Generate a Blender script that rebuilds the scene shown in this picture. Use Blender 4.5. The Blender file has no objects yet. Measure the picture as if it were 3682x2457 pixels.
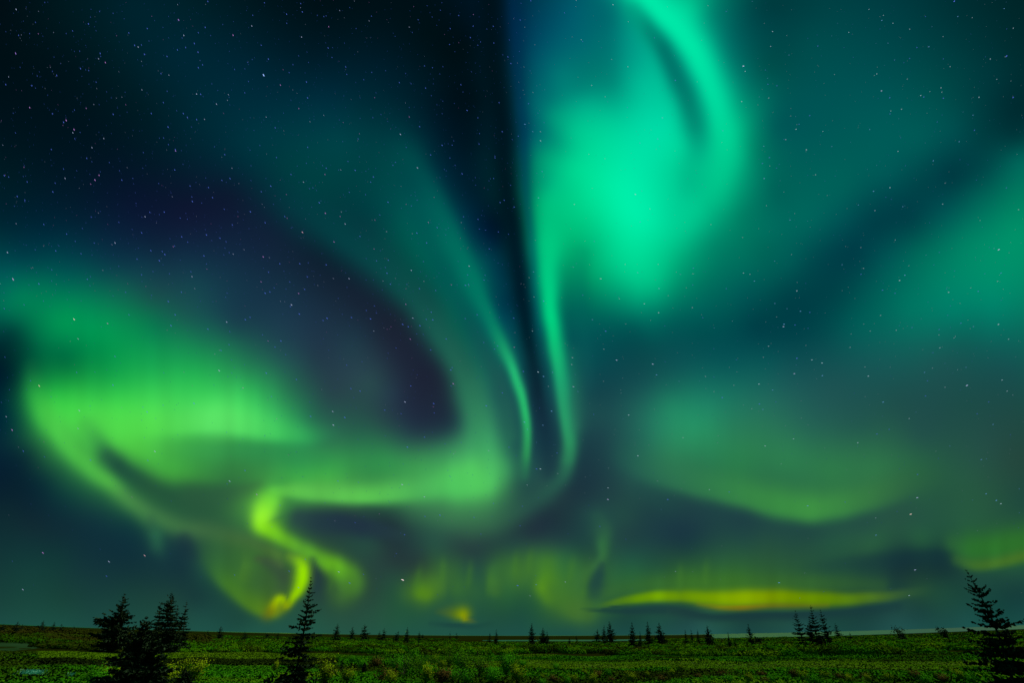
import bpy, math, random
import numpy as np
from mathutils import Vector

# ------------------------------------------------------------------ camera
scene = bpy.context.scene
FX = 1636.0                       # focal length in photo pixels (3682 wide)
CX, CY = 1841.0, 1228.5
TILT = math.radians(32.9)
CAM_H = 3.0
cam_data = bpy.data.cameras.new('camera')
cam_data.sensor_width = 36.0
cam_data.lens = FX / 3682.0 * 36.0
cam_data.clip_start = 0.1
cam_data.clip_end = 200000.0
cam = bpy.data.objects.new('camera', cam_data)
scene.collection.objects.link(cam)
cam.location = (0, 0, CAM_H)
cam.rotation_euler = (math.pi / 2 + TILT, 0, 0)
scene.camera = cam

# ------------------------------------------------------------------ world, added fill lamp, exposure
world = bpy.data.worlds.new("World")
scene.world = world
world.use_nodes = True
wn = world.node_tree.nodes
bg = wn['Background']
skyt = wn.new('ShaderNodeTexSky')
skyt.sky_type = 'NISHITA'
skyt.sun_disc = False
skyt.sun_elevation = math.radians(-9.0)
skyt.sun_rotation = math.radians(20)
world.node_tree.links.new(skyt.outputs[0], bg.inputs['Color'])
bg.inputs['Strength'].default_value = 0.05

sun = bpy.data.lights.new('fill_light', 'SUN')  # added lamp, no moon behind it; brightens and warms the land
sun.energy = 4.3
sun.angle = math.radians(12)
sun.color = (1.0, 0.98, 0.62)
sun_o = bpy.data.objects.new('fill_light', sun)
scene.collection.objects.link(sun_o)
SUN_DIR = Vector((0.42, 0.34, 0.84)).normalized()      # towards the light
sun_o.rotation_euler = SUN_DIR.to_track_quat('Z', 'Y').to_euler()

scene.view_settings.view_transform = 'Standard'
scene.view_settings.look = 'None'
scene.view_settings.exposure = 0
scene.view_settings.gamma = 1
scene.render.film_transparent = False
try:
    scene.cycles.use_denoising = True
    scene.cycles.max_bounces = 5
    scene.cycles.diffuse_bounces = 2
    scene.cycles.transparent_max_bounces = 24
    scene.cycles.use_adaptive_sampling = True
    scene.cycles.adaptive_threshold = 0.01
except Exception:
    pass

# ------------------------------------------------------------------ helpers
rng = np.random.default_rng(11)
random.seed(7)
ST, CT = math.sin(TILT), math.cos(TILT)

def ray(px, py):
    """World direction seen at a photo pixel."""
    r, u = (px - CX) / FX, (CY - py) / FX
    return np.array([r, CT - u * ST, ST + u * CT])

def bow(x, y):
    """The land and the sea rise a little to both sides, like a very shallow dish."""
    az = np.clip(np.arctan2(x - 0.037 * np.abs(y), np.maximum(y, 1e-3)), -0.87, 0.87)
    e = 0.0116 * (np.tan(az) / 0.915) ** 2 * (np.cos(az) / 0.737)
    r = np.hypot(x, y)
    front = np.clip((y / np.maximum(r, 1e-6) + 0.1) / 0.5, 0, 1)
    return r * e * front * np.clip((r - 5) / 20, 0, 1)

def height(x, y):
    x = np.asarray(x, float); y = np.asarray(y, float)
    r = np.hypot(x, y)
    b = 0.10 * np.sin(x * .21 + 1.3) * np.sin(y * .13 + .4) + 0.07 * np.sin(x * .47 + y * .31) + 0.12 * np.sin(x * .06 - y * .045 + 2)
    b = b * np.clip((380 - r) / 200, 0, 1)
    left = 1.0 / (1 + np.exp((x / np.maximum(y, 1) + 0.72) * 14)) * np.clip((r - 120) / 60, 0, 1) * np.clip((700 - r) / 300, 0, 1)
    return bow(x, y) + b + left * 0.9

def ground_at(px, py):
    """Where the ray through a photo pixel meets the ground."""
    d = ray(px, py)
    s = np.geomspace(4, 60000, 900)
    z = CAM_H + d[2] * s - height(d[0] * s, d[1] * s)
    k = np.argmax(z < 0)
    if z[k] >= 0:
        k = len(s) - 1
    a, b = s[max(k - 1, 0)], s[k]
    for _ in range(30):
        m = (a + b) / 2
        if CAM_H + d[2] * m - height(d[0] * m, d[1] * m) < 0: b = m
        else: a = m
    return Vector((d[0] * b, d[1] * b, float(height(d[0] * b, d[1] * b))))

def on_plane(px, py, Y):
    d = ray(px, py)
    s = Y / d[1]
    return Vector((d[0] * s, Y, CAM_H + d[2] * s))

def smooth(v, a, b):
    t = np.clip((v - a) / (b - a), 0, 1)
    return t * t * (3 - 2 * t)

def tag(o, label=None, cat=None, group=None, kind=None):
    if label: o['label'] = label
    if cat: o['category'] = cat
    if group: o['group'] = group
    if kind: o['kind'] = kind
    return o

def mesh_obj(name, verts, faces, mat, parent=None, colors=None, smooth_shade=False, tint=None):
    """faces: (n,3) or (n,4) integer array or list of arrays of both."""
    me = bpy.data.meshes.new(name)
    verts = np.asarray(verts, np.float32)
    fl = faces if isinstance(faces, list) else [faces]
    fl = [np.asarray(f, np.int32) for f in fl if len(f)]
    me.vertices.add(len(verts))
    me.vertices.foreach_set('co', verts.ravel())
    loops = np.concatenate([f.ravel() for f in fl])
    sizes = np.concatenate([np.full(len(f), f.shape[1], np.int32) for f in fl])
    starts = np.concatenate([[0], np.cumsum(sizes)[:-1]]).astype(np.int32)
    me.loops.add(len(loops)); me.loops.foreach_set('vertex_index', loops)
    me.polygons.add(len(sizes)); me.polygons.foreach_set('loop_start', starts)
    if smooth_shade:
        me.polygons.foreach_set('use_smooth', np.ones(len(sizes), bool))
    me.update(calc_edges=True)
    if colors is not None:
        a = me.color_attributes.new('light', 'FLOAT_COLOR', 'POINT')
        a.data.foreach_set('color', np.concatenate([colors, np.ones((len(colors), 1))], 1).astype(np.float32).ravel())
    if tint is not None:
        a = me.attributes.new('tint', 'FLOAT', 'POINT')
        a.data.foreach_set('value', np.asarray(tint, np.float32))
    me.materials.append(mat)
    o = bpy.data.objects.new(name, me)
    scene.collection.objects.link(o)
    if parent is not None:
        o.parent = parent
    return o

# ------------------------------------------------------------------ materials
def new_mat(name):
    m = bpy.data.materials.new(name)
    m.use_nodes = True
    m.node_tree.nodes.clear()
    out = m.node_tree.nodes.new('ShaderNodeOutputMaterial')
    return m, m.node_tree.nodes, m.node_tree.links, out

def glow_mat(name):
    """Adds its own light to whatever shines through from behind (air glow, aurora)."""
    m, n, l, out = new_mat(name)
    at = n.new('ShaderNodeAttribute'); at.attribute_name = 'light'
    em = n.new('ShaderNodeEmission'); em.inputs['Strength'].default_value = 1.0
    tr = n.new('ShaderNodeBsdfTransparent')
    ad = n.new('ShaderNodeAddShader')
    l.new(at.outputs['Color'], em.inputs['Color'])
    l.new(em.outputs[0], ad.inputs[0]); l.new(tr.outputs[0], ad.inputs[1])
    l.new(ad.outputs[0], out.inputs['Surface'])
    m.cycles.emission_sampling = 'NONE'
    return m

def leaf_mat(name, stops, noise_scale=0.25, mix=0.5, squash=(1, 1, 1)):
    """Leaf colour from the per-clump tint plus a patchy world-scale noise."""
    m, n, l, out = new_mat(name)
    at = n.new('ShaderNodeAttribute'); at.attribute_name = 'tint'
    geo = n.new('ShaderNodeNewGeometry')
    no = n.new('ShaderNodeTexNoise'); no.inputs['Scale'].default_value = noise_scale
    no.inputs['Detail'].default_value = 4
    mp = n.new('ShaderNodeMapping'); mp.inputs['Scale'].default_value = squash
    l.new(geo.outputs['Position'], mp.inputs['Vector']); l.new(mp.outputs[0], no.inputs['Vector'])
    ma = n.new('ShaderNodeMix'); ma.data_type = 'FLOAT'
    ma.inputs['Factor'].default_value = mix
    l.new(at.outputs['Fac'], ma.inputs[2]); l.new(no.outputs['Fac'], ma.inputs[3])
    ra = n.new('ShaderNodeValToRGB')
    ra.color_ramp.elements[0].position = stops[0][0]; ra.color_ramp.elements[0].color = (*stops[0][1], 1)
    ra.color_ramp.elements[1].position = stops[-1][0]; ra.color_ramp.elements[1].color = (*stops[-1][1], 1)
    for p, c in stops[1:-1]:
        e = ra.color_ramp.elements.new(p); e.color = (*c, 1)
    l.new(ma.outputs[0], ra.inputs['Fac'])
    bs = n.new('ShaderNodeBsdfPrincipled')
    bs.inputs['Roughness'].default_value = 0.85
    bs.inputs['Specular IOR Level'].default_value = 0.0
    l.new(ra.outputs['Color'], bs.inputs['Base Color'])
    l.new(bs.outputs[0], out.inputs['Surface'])
    return m

M_SKY = glow_mat('night_sky_glow')
M_AUR = glow_mat('aurora_glow')
M_NEEDLE = leaf_mat('spruce_needles', [(0.25, (0.010, 0.022, 0.013)), (0.75, (0.032, 0.060, 0.034))], 1.5)
M_THICKET = leaf_mat('willow_leaves', [(0.26, (0.020, 0.022, 0.003)), (0.40, (0.016, 0.042, 0.001)), (0.52, (0.016, 0.110, 0.001)), (0.62, (0.042, 0.120, 0.001)), (0.76, (0.070, 0.142, 0.002))], 0.06, 0.5)
M_GRASS = leaf_mat('tundra_grass', [(0.14, (0.008, 0.014, 0.004)), (0.34, (0.022, 0.046, 0.002)), (0.55, (0.018, 0.125, 0.002)), (0.70, (0.070, 0.150, 0.003)), (0.82, (0.062, 0.135, 0.004))], 0.16, 0.28, (.22, 1, 1))

def bush_mat(name, a, b):
    return leaf_mat(name, [(0.2, a), (0.8, b)], 1.2, 0.35)
M_BUSH_Y = bush_mat('yellowing_leaves', (0.060, 0.130, 0.003), (0.190, 0.270, 0.006))
M_BUSH_G = bush_mat('green_leaves', (0.022, 0.130, 0.003), (0.060, 0.320, 0.008))
M_BUSH_G2 = bush_mat('olive_leaves', (0.026, 0.085, 0.003), (0.085, 0.230, 0.006))
M_BUSH_R = bush_mat('russet_leaves', (0.055, 0.036, 0.012), (0.110, 0.075, 0.020))

def bark_mat():
    m, n, l, out = new_mat('bark')
    no = n.new('ShaderNodeTexNoise'); no.inputs['Scale'].default_value = 6
    ra = n.new('ShaderNodeValToRGB')
    ra.color_ramp.elements[0].color = (0.02, 0.016, 0.012, 1); ra.color_ramp.elements[1].color = (0.06, 0.05, 0.04, 1)
    l.new(no.outputs['Fac'], ra.inputs['Fac'])
    bs = n.new('ShaderNodeBsdfPrincipled'); bs.inputs['Roughness'].default_value = 0.9
    l.new(ra.outputs['Color'], bs.inputs['Base Color']); l.new(bs.outputs[0], out.inputs['Surface'])
    return m
M_BARK = bark_mat()

def soil_mat(name, cols, scale, sx=1.0, rough=0.9):
    m, n, l, out = new_mat(name)
    geo = n.new('ShaderNodeNewGeometry')
    mp = n.new('ShaderNodeMapping'); mp.inputs['Scale'].default_value = (sx, 1, 1)
    l.new(geo.outputs['Position'], mp.inputs['Vector'])
    no = n.new('ShaderNodeTexNoise'); no.inputs['Scale'].default_value = scale; no.inputs['Detail'].default_value = 8
    no.inputs['Roughness'].default_value = 0.65
    l.new(mp.outputs[0], no.inputs['Vector'])
    ra = n.new('ShaderNodeValToRGB')
    ra.color_ramp.elements[0].position = 0.32; ra.color_ramp.elements[0].color = (*cols[0], 1)
    ra.color_ramp.elements[1].position = 0.68; ra.color_ramp.elements[1].color = (*cols[-1], 1)
    for i, c in enumerate(cols[1:-1]):
        e = ra.color_ramp.elements.new(0.32 + 0.36 * (i + 1) / (len(cols) - 1)); e.color = (*c, 1)
    l.new(no.outputs['Fac'], ra.inputs['Fac'])
    bs = n.new('ShaderNodeBsdfPrincipled'); bs.inputs['Roughness'].default_value = rough
    bs.inputs['Specular IOR Level'].default_value = 0.0
    l.new(ra.outputs['Color'], bs.inputs['Base Color']); l.new(bs.outputs[0], out.inputs['Surface'])
    return m
M_GROUND = soil_mat('tundra_ground', [(0.006, 0.006, 0.001), (0.007, 0.011, 0.001), (0.010, 0.016, 0.001)], 0.05, 0.35)
M_PATH = soil_mat('grassy_track', [(0.026, 0.050, 0.005), (0.036, 0.064, 0.010), (0.044, 0.078, 0.024)], 0.12, 0.4)
M_MEADOW = soil_mat('short_meadow', [(0.012, 0.090, 0.006), (0.030, 0.120, 0.010), (0.075, 0.130, 0.012)], 0.10, 0.4)

def water_mat(name, rough, bump):
    m, n, l, out = new_mat(name)
    bs = n.new('ShaderNodeBsdfPrincipled')
    bs.inputs['Base Color'].default_value = (0.004, 0.060, 0.040, 1)
    bs.inputs['Roughness'].default_value = rough
    bs.inputs['IOR'].default_value = 1.33
    geo = n.new('ShaderNodeNewGeometry')
    no = n.new('ShaderNodeTexNoise'); no.inputs['Scale'].default_value = 0.4; no.inputs['Detail'].default_value = 3
    l.new(geo.outputs['Position'], no.inputs['Vector'])
    bu = n.new('ShaderNodeBump'); bu.inputs['Strength'].default_value = bump; bu.inputs['Distance'].default_value = 0.3
    l.new(no.outputs['Fac'], bu.inputs['Height']); l.new(bu.outputs[0], bs.inputs['Normal'])
    l.new(bs.outputs[0], out.inputs['Surface'])
    return m
M_WATER = water_mat('calm_water', 0.22, 0.12)
M_POOL = water_mat('pool_water', 0.15, 0.1)

def star_mat():
    m, n, l, out = new_mat('starlight')
    at = n.new('ShaderNodeAttribute'); at.attribute_name = 'light'
    em = n.new('ShaderNodeEmission')
    l.new(at.outputs['Color'], em.inputs['Color']); l.new(em.outputs[0], out.inputs['Surface'])
    m.cycles.emission_sampling = 'NONE'
    return m
M_STAR = star_mat()

# ------------------------------------------------------------------ the sky and its aurora
# Colours of the night sky measured over the heavens (direction given as a point on the 2350 wide view towards the north)
SKY_SAMPLES = [
(5,5,1,14,20),(5,151,0,15,21),(5,303,0,19,28),(5,404,0,27,35),(5,505,0,35,48),(5,570,0,60,67),(5,631,0,90,88),(50,596,0,62,73),(151,10,0,25,31),
(303,10,0,35,46),(454,10,0,31,39),(606,10,0,21,28),(732,10,0,16,22),(151,151,0,18,25),(252,126,0,28,35),(404,126,0,38,52),(555,151,0,37,52),(707,126,0,27,39),
(76,303,0,19,28),(202,303,0,19,29),(328,252,0,27,35),(454,252,0,40,52),(606,252,0,46,60),(757,227,0,44,60),(50,429,0,28,39),(177,429,2,24,39),(353,379,2,25,39),
(454,363,2,34,48),(580,328,0,52,63),(707,353,0,62,67),(782,328,0,66,71),(101,530,0,40,56),(202,505,4,31,50),(303,479,9,22,48),(429,479,14,22,48),(530,444,12,24,46),
(631,429,4,43,54),(707,429,0,60,61),(252,606,10,58,73),(328,606,14,56,73),(429,580,16,44,67),(530,555,16,36,60),(631,530,16,32,54),(732,580,14,30,46),(767,530,8,44,52),
(151,631,0,85,82),(278,656,16,90,80),(353,681,26,78,76),(454,656,21,69,78),(555,656,20,53,71),(656,656,20,47,65),(757,681,22,41,58),(50,681,0,128,85),(151,732,0,152,82),
(227,757,0,150,82),(328,732,10,122,78),(429,732,26,90,80),(530,747,26,66,78),(8,707,0,112,82),(5,757,0,70,61),(555,379,0,44,56),(656,394,0,58,61),(829,50,0,19,26),
(981,50,0,16,21),(1082,101,0,15,20),(1092,227,0,16,22),(981,177,0,24,34),(880,151,0,28,41),(829,252,0,46,56),(905,303,0,52,61),(991,303,0,31,46),(1082,328,0,21,31),
(829,379,0,62,65),(930,353,0,68,69),(1006,404,0,44,61),(1082,429,0,27,41),(829,479,0,58,63),(981,479,0,88,84),(1056,505,0,56,73),(1122,505,0,27,41),(829,530,8,46,56),
(905,555,0,76,71),(1031,555,0,102,88),(794,606,14,30,45),(854,631,18,35,48),(930,631,4,68,63),(1006,656,0,86,78),(1092,656,0,112,92),(955,707,22,42,50),(905,732,25,37,48),
(1006,757,14,88,76),(829,757,27,51,67),(1132,732,0,80,92),(1169,73,0,43,76),(1159,15,0,34,58),(1242,29,0,66,89),(1218,147,0,76,97),(1218,244,0,96,106),(1208,318,0,94,104),
(1315,24,0,90,108),(1340,98,0,104,112),(1291,171,0,126,118),(1389,49,0,104,108),(1364,161,0,120,110),(1438,73,0,146,130),(1462,122,0,160,138),(1340,234,0,176,140),(1413,220,0,160,132),
(1462,195,0,188,150),(1267,269,0,156,122),(1252,366,0,170,120),(1242,464,0,172,114),(1242,562,0,178,118),(1315,303,0,198,142),(1315,391,0,216,145),(1315,464,0,204,134),(1389,293,0,208,152),
(1389,371,0,224,158),(1413,430,0,238,168),(1438,479,0,240,170),(1477,498,0,238,170),(1511,293,0,220,168),(1486,381,0,226,166),(1511,440,0,220,158),(1447,562,0,224,154),(1447,625,0,206,142),
(1462,674,0,172,122),(1472,708,0,138,108),(1472,747,0,105,92),(1511,650,0,190,132),(1364,513,0,206,136),(1389,586,0,196,132),(1364,562,0,184,122),(1320,576,0,168,108),(1350,645,0,150,100),
(1350,708,0,105,88),(1389,733,0,95,86),(1535,244,0,205,158),(1545,366,0,214,155),(1545,488,0,205,148),(1574,528,0,200,142),(1608,488,0,200,142),(1584,415,0,188,138),(1560,586,0,172,122),
(1545,659,0,142,106),(1608,635,0,116,92),(1633,562,0,134,104),(1657,488,0,160,118),(1657,415,0,196,138),(1657,342,0,212,150),(1706,293,0,166,122),(1706,391,0,150,114),(1731,342,0,122,98),
(1706,488,0,124,98),(1779,293,0,86,86),(1779,440,0,94,86),(1755,562,0,100,86),(1584,15,0,196,142),(1633,29,0,128,110),(1682,98,0,104,98),(1706,171,0,110,100),(1755,147,0,78,74),
(1731,24,0,68,71),(1779,49,0,66,69),(1682,708,0,86,82),(1535,733,0,92,86),(1755,708,0,70,73),(1779,635,0,86,82),(1759,10,0,58,61),(1911,15,0,66,69),(2062,15,0,60,65),
(2213,15,0,46,50),(2335,15,0,38,41),(1860,101,0,76,76),(2062,101,0,68,71),(2213,126,0,58,61),(2335,101,0,43,46),(1860,227,0,84,84),(2012,227,0,84,84),(2163,202,0,72,71),
(2289,177,0,54,58),(2342,242,0,41,46),(1810,328,0,92,88),(1961,328,0,90,86),(2112,328,0,90,86),(2188,303,0,80,80),(2264,303,0,58,61),(2335,313,0,52,56),(1810,429,0,98,88),
(1936,429,0,96,88),(2037,404,0,88,86),(2112,429,0,66,71),(2188,404,0,54,63),(2264,394,0,72,73),(2342,363,0,104,92),(1759,530,0,112,96),(1860,505,0,102,92),(1936,505,0,82,84),
(2012,515,0,60,69),(2087,505,0,60,69),(2163,479,0,80,82),(2239,454,0,96,86),(2342,454,0,124,94),(1709,606,0,108,92),(1810,596,0,92,86),(1885,596,0,66,73),(1961,580,0,58,69),
(2037,580,0,84,84),(2112,580,0,108,90),(2213,555,0,130,100),(2335,530,0,145,104),(1608,631,0,140,108),(1608,707,0,98,90),(1709,681,0,84,84),(1810,681,0,62,69),(1911,681,0,66,71),
(2012,681,0,94,86),(2112,656,0,116,96),(2264,631,0,140,105),(2335,606,0,142,104),(1608,757,0,78,78),(1734,747,0,60,69),(1835,757,0,64,71),(1961,747,0,92,86),(2087,707,0,118,98),
(2188,717,0,125,104),(2289,707,0,130,106),(2335,757,8,106,92),(2213,767,10,98,88),(5,712,0,108,84),(30,768,0,54,54),(5,828,0,33,39),(30,869,0,37,45),(5,929,0,44,52),
(30,964,2,52,56),(5,1015,8,46,54),(61,1045,10,44,52),(40,1106,8,34,46),(101,1106,10,46,54),(151,1146,14,58,58),(10,1181,14,42,48),(76,1207,18,42,50),(151,1207,16,44,54),
(227,1187,18,56,60),(303,1207,16,56,60),(76,1308,20,62,58),(177,1308,20,54,58),(303,1308,18,50,56),(429,1257,21,49,56),(429,1308,20,46,56),(10,1383,24,66,58),(151,1383,24,66,56),
(303,1358,24,62,56),(454,1373,22,54,56),(555,1434,26,66,58),(151,1434,28,78,68),(404,1434,30,76,66),(91,778,0,116,72),(151,752,0,150,84),(252,752,4,150,82),(353,752,8,120,80),
(454,742,22,92,82),(555,732,24,60,74),(656,732,27,57,76),(757,752,29,51,69),(76,838,0,88,58),(151,828,0,100,62),(227,818,4,138,72),(328,803,14,152,80),(429,803,22,142,82),
(530,778,26,98,80),(631,778,30,68,78),(732,818,33,55,71),(76,879,16,130,64),(151,874,20,152,64),(252,864,18,156,72),(353,853,28,168,80),(454,853,32,172,82),(555,843,34,130,82),
(656,828,34,82,82),(757,904,39,65,73),(101,929,50,195,68),(177,919,60,208,74),(278,929,65,212,76),(379,914,62,206,84),(479,914,60,206,88),(580,894,44,178,86),(656,904,38,122,80),
(707,954,36,110,80),(126,975,72,206,74),(227,964,80,218,78),(353,964,84,222,84),(479,959,92,230,104),(535,964,90,228,102),(606,975,70,212,98),(671,985,44,158,86),(757,1005,42,104,78),
(278,1015,78,204,72),(353,1005,74,196,74),(454,1005,60,172,76),(545,1005,52,160,78),(631,1015,46,150,80),(707,1030,44,136,80),(303,1055,76,192,66),(379,1055,64,168,68),(444,1045,54,148,70),
(530,1045,50,132,68),(606,1055,48,132,70),(681,1065,46,146,76),(757,1065,52,158,76),(379,1101,72,186,64),(439,1096,64,166,64),(505,1091,52,134,66),(565,1096,54,132,64),(621,1096,62,156,72),
(681,1101,64,172,70),(757,1101,72,182,72),(829,929,38,74,73),(880,954,38,64,71),(955,985,34,58,71),(981,904,29,43,58),(1031,954,27,55,65),(1021,853,25,41,56),(930,803,29,43,61),
(829,853,40,66,78),(854,879,42,78,78),(809,803,33,63,74),(880,879,37,63,71),(930,1005,38,84,78),(829,1005,38,104,76),(1006,1015,46,120,84),(880,1055,50,150,78),(955,1065,62,160,82),
(1006,828,22,62,65),(1056,803,18,92,78),(1061,752,6,90,76),(1082,879,34,110,86),(1092,929,44,128,92),(1112,1005,60,156,100),(1056,980,32,72,76),(1132,828,14,96,86),(1142,904,26,84,84),
(1152,980,34,92,84),(1157,1030,42,116,86),(1182,1030,30,84,80),(1102,1055,74,178,102),(1082,1106,82,198,96),(1127,1106,80,190,96),(1162,1075,50,132,88),(1182,1116,36,78,71),(1208,1131,34,76,71),
(1359,752,2,88,86),(1359,828,6,76,80),(1384,904,20,66,74),(1349,954,28,78,78),(1384,1005,28,66,73),(1344,1045,26,58,67),(1460,752,0,76,78),(1485,828,12,74,76),(1485,879,20,80,82),
(1556,828,12,82,84),(1556,879,20,98,88),(1460,954,32,98,88),(1536,929,32,132,98),(1536,980,38,138,100),(1485,1005,34,108,90),(1435,1055,32,82,78),(1536,1045,44,126,86),(1460,1096,36,88,78),
(1258,1116,40,80,74),(1208,1171,38,68,67),(1258,1181,29,49,60),(1309,1131,29,51,61),(1334,1106,26,52,63),(1359,1156,30,58,65),(1410,1131,32,64,67),(1485,1156,30,66,67),(1561,1166,30,68,67),
(1435,1232,34,64,67),(1511,1232,28,60,67),(1561,1232,26,54,65),(906,1215,30,46,56),(930,1264,34,60,60),(908,1288,36,52,54),(962,1288,38,56,58),(1016,1276,38,74,64),(967,1317,38,64,54),
(906,1325,38,78,62),(908,1361,34,80,58),(1065,1254,36,58,61),(1089,1264,38,60,61),(1065,1300,36,76,64),(1089,1308,36,80,66),(991,1254,38,86,68),(991,1215,40,80,68),(1030,1234,40,74,66),
(1199,1203,31,51,58),(1223,1227,32,48,60),(1175,1227,34,60,61),(1248,1166,31,53,60),(1285,1190,29,53,58),(1285,1251,34,64,65),(1138,1251,34,64,61),(1187,1259,36,76,68),(1333,1203,30,64,65),
(1333,1264,28,66,61),(1358,1178,34,80,72),(1431,1190,34,76,67),(1443,1239,30,64,63),(1443,1288,32,84,68),(1443,1325,42,104,58),(1236,1269,40,90,68),(1297,1276,42,108,64),(1297,1313,50,112,56),
(1297,1361,60,118,46),(1272,1386,58,106,46),(1321,1405,62,110,46),(1358,1410,56,104,50),(1321,1349,46,100,56),(1260,1410,38,88,54),(1199,1361,34,82,58),(1162,1381,38,92,54),(1162,1349,44,102,54),
(1138,1398,34,82,56),(1138,1422,30,76,60),(1187,1410,28,74,60),(1223,1398,32,84,56),(918,1410,34,84,58),(991,1447,32,84,66),(1089,1452,30,80,68),(1211,1452,30,80,68),(1309,1442,28,76,66),
(1382,1430,28,72,62),(1456,1442,26,72,64),(1443,1418,24,62,56),(1633,929,30,128,100),(1608,980,38,146,100),(1683,985,39,122,88),(1759,929,34,108,92),(1810,869,24,86,86),(1911,879,28,82,82),
(1759,828,8,84,84),(1658,828,6,82,84),(2012,828,20,88,86),(2163,828,26,84,82),(2314,843,22,80,80),(2062,929,30,78,74),(2213,929,28,76,71),(2335,929,28,74,69),(1860,980,36,98,84),
(1961,980,34,88,78),(2112,1005,34,80,74),(2264,1030,36,78,70),(2345,1055,36,70,60),(1709,1030,43,126,80),(1810,1055,45,126,78),(1911,1081,47,124,72),(2012,1081,48,120,72),(2112,1081,40,100,66),
(2213,1096,38,88,66),(1588,1055,40,120,82),(1683,1081,41,122,74),(2163,1141,36,84,64),(2264,1156,38,86,62),(2345,1156,30,72,62),(1583,1156,32,66,69),(1588,1207,28,58,67),(1709,1197,30,62,67),
(1860,1212,32,72,65),(1986,1207,34,76,68),(2062,1187,38,80,66),(2112,1207,34,78,66),(2213,1207,38,90,64),(2345,1197,34,78,60),(1583,1257,24,58,63),(1709,1247,32,74,66),(1810,1247,34,76,64),
(1911,1247,36,86,64),(2012,1247,42,98,62),(2112,1237,42,104,62),(1658,1287,40,90,60),(1759,1287,42,88,56),(1885,1292,36,80,60),(1986,1277,42,90,60),(2087,1282,22,50,54),(2163,1282,18,46,52),
(2062,1298,22,50,54),(2138,1318,22,54,54),(2012,1323,30,70,58),(1936,1318,32,76,58),(2188,1308,24,56,54),(2239,1338,30,72,62),(2335,1323,32,78,62),(2335,1358,20,56,56),(2213,1368,24,66,56),
(2289,1409,20,68,61),(1583,1328,48,104,46),(1683,1328,50,108,44),(1784,1328,42,92,52),(1860,1328,40,88,54),(2112,1358,40,84,52),(2163,1358,30,76,58),(1583,1409,26,60,58),(1709,1414,24,60,56),
(1860,1414,24,62,58),(1986,1409,24,60,58),(2112,1393,22,58,58),(1608,1444,38,88,82),(1860,1444,36,84,80),(2062,1439,34,82,78),(2213,1429,30,84,78),(2345,1419,24,74,69),(399,1379,30,68,58),
(461,1418,30,78,68),(565,1449,34,90,74),(722,1431,36,84,66),(774,1405,38,76,60),(878,1405,38,82,62),(852,1353,38,66,56),(878,1300,38,64,61),(865,1256,38,72,61),(800,1215,36,72,61),
(722,1209,38,72,63),(729,1314,34,56,56),(732,1353,34,62,56),(709,1274,52,102,50),(839,1235,36,78,66),(396,1261,24,60,63),(435,1287,24,56,61),(430,1235,27,55,63),(474,1327,26,70,62),
(461,1300,32,78,66),(409,1327,22,56,58),(722,1188,40,66,61),(800,1188,34,50,58),(873,1209,30,46,56),(0,1485,32,84,76),(235,1485,32,84,76),(470,1485,32,84,76),(705,1485,32,84,76),
(940,1485,32,84,76),(1175,1485,32,84,76),(1410,1485,32,84,76),(1645,1485,32,84,76),(1880,1485,32,84,76),(2115,1485,32,84,76),(2350,1485,32,84,76),(0,1580,32,86,76),(335,1580,32,86,76),
(670,1580,32,86,76),(1005,1580,32,86,76),(1340,1580,32,86,76),(1675,1580,32,86,76),(2010,1580,32,86,76),(2345,1580,32,86,76),(200,1440,28,74,66),(1000,1445,32,80,68),(1500,1450,30,78,70),
(1900,1440,26,70,63),(2200,1430,26,72,67),(1130,555,0,30,56),(1146,620,0,46,70),(1150,515,0,14,34),(1166,690,0,44,66),(1100,520,0,34,60),(1112,600,0,80,84),(1245,300,0,100,106),
(1270,230,0,118,114),(1288,330,0,154,122),(1335,205,0,130,118),(1258,420,0,150,118),(1050,1300,48,96,54),(1150,1330,42,88,56),(1220,1290,52,102,50),(1330,1300,54,106,50),(1000,1290,46,92,54),
(1986,1296,26,62,58),(2036,1290,24,56,58),(140,1283,17,56,54),(351,562,13,36,58),(900,900,38,62,78),(1002,1002,38,74,78),(60,1240,16,50,54),(250,1230,16,50,58),(420,1290,20,54,60),
]
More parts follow.
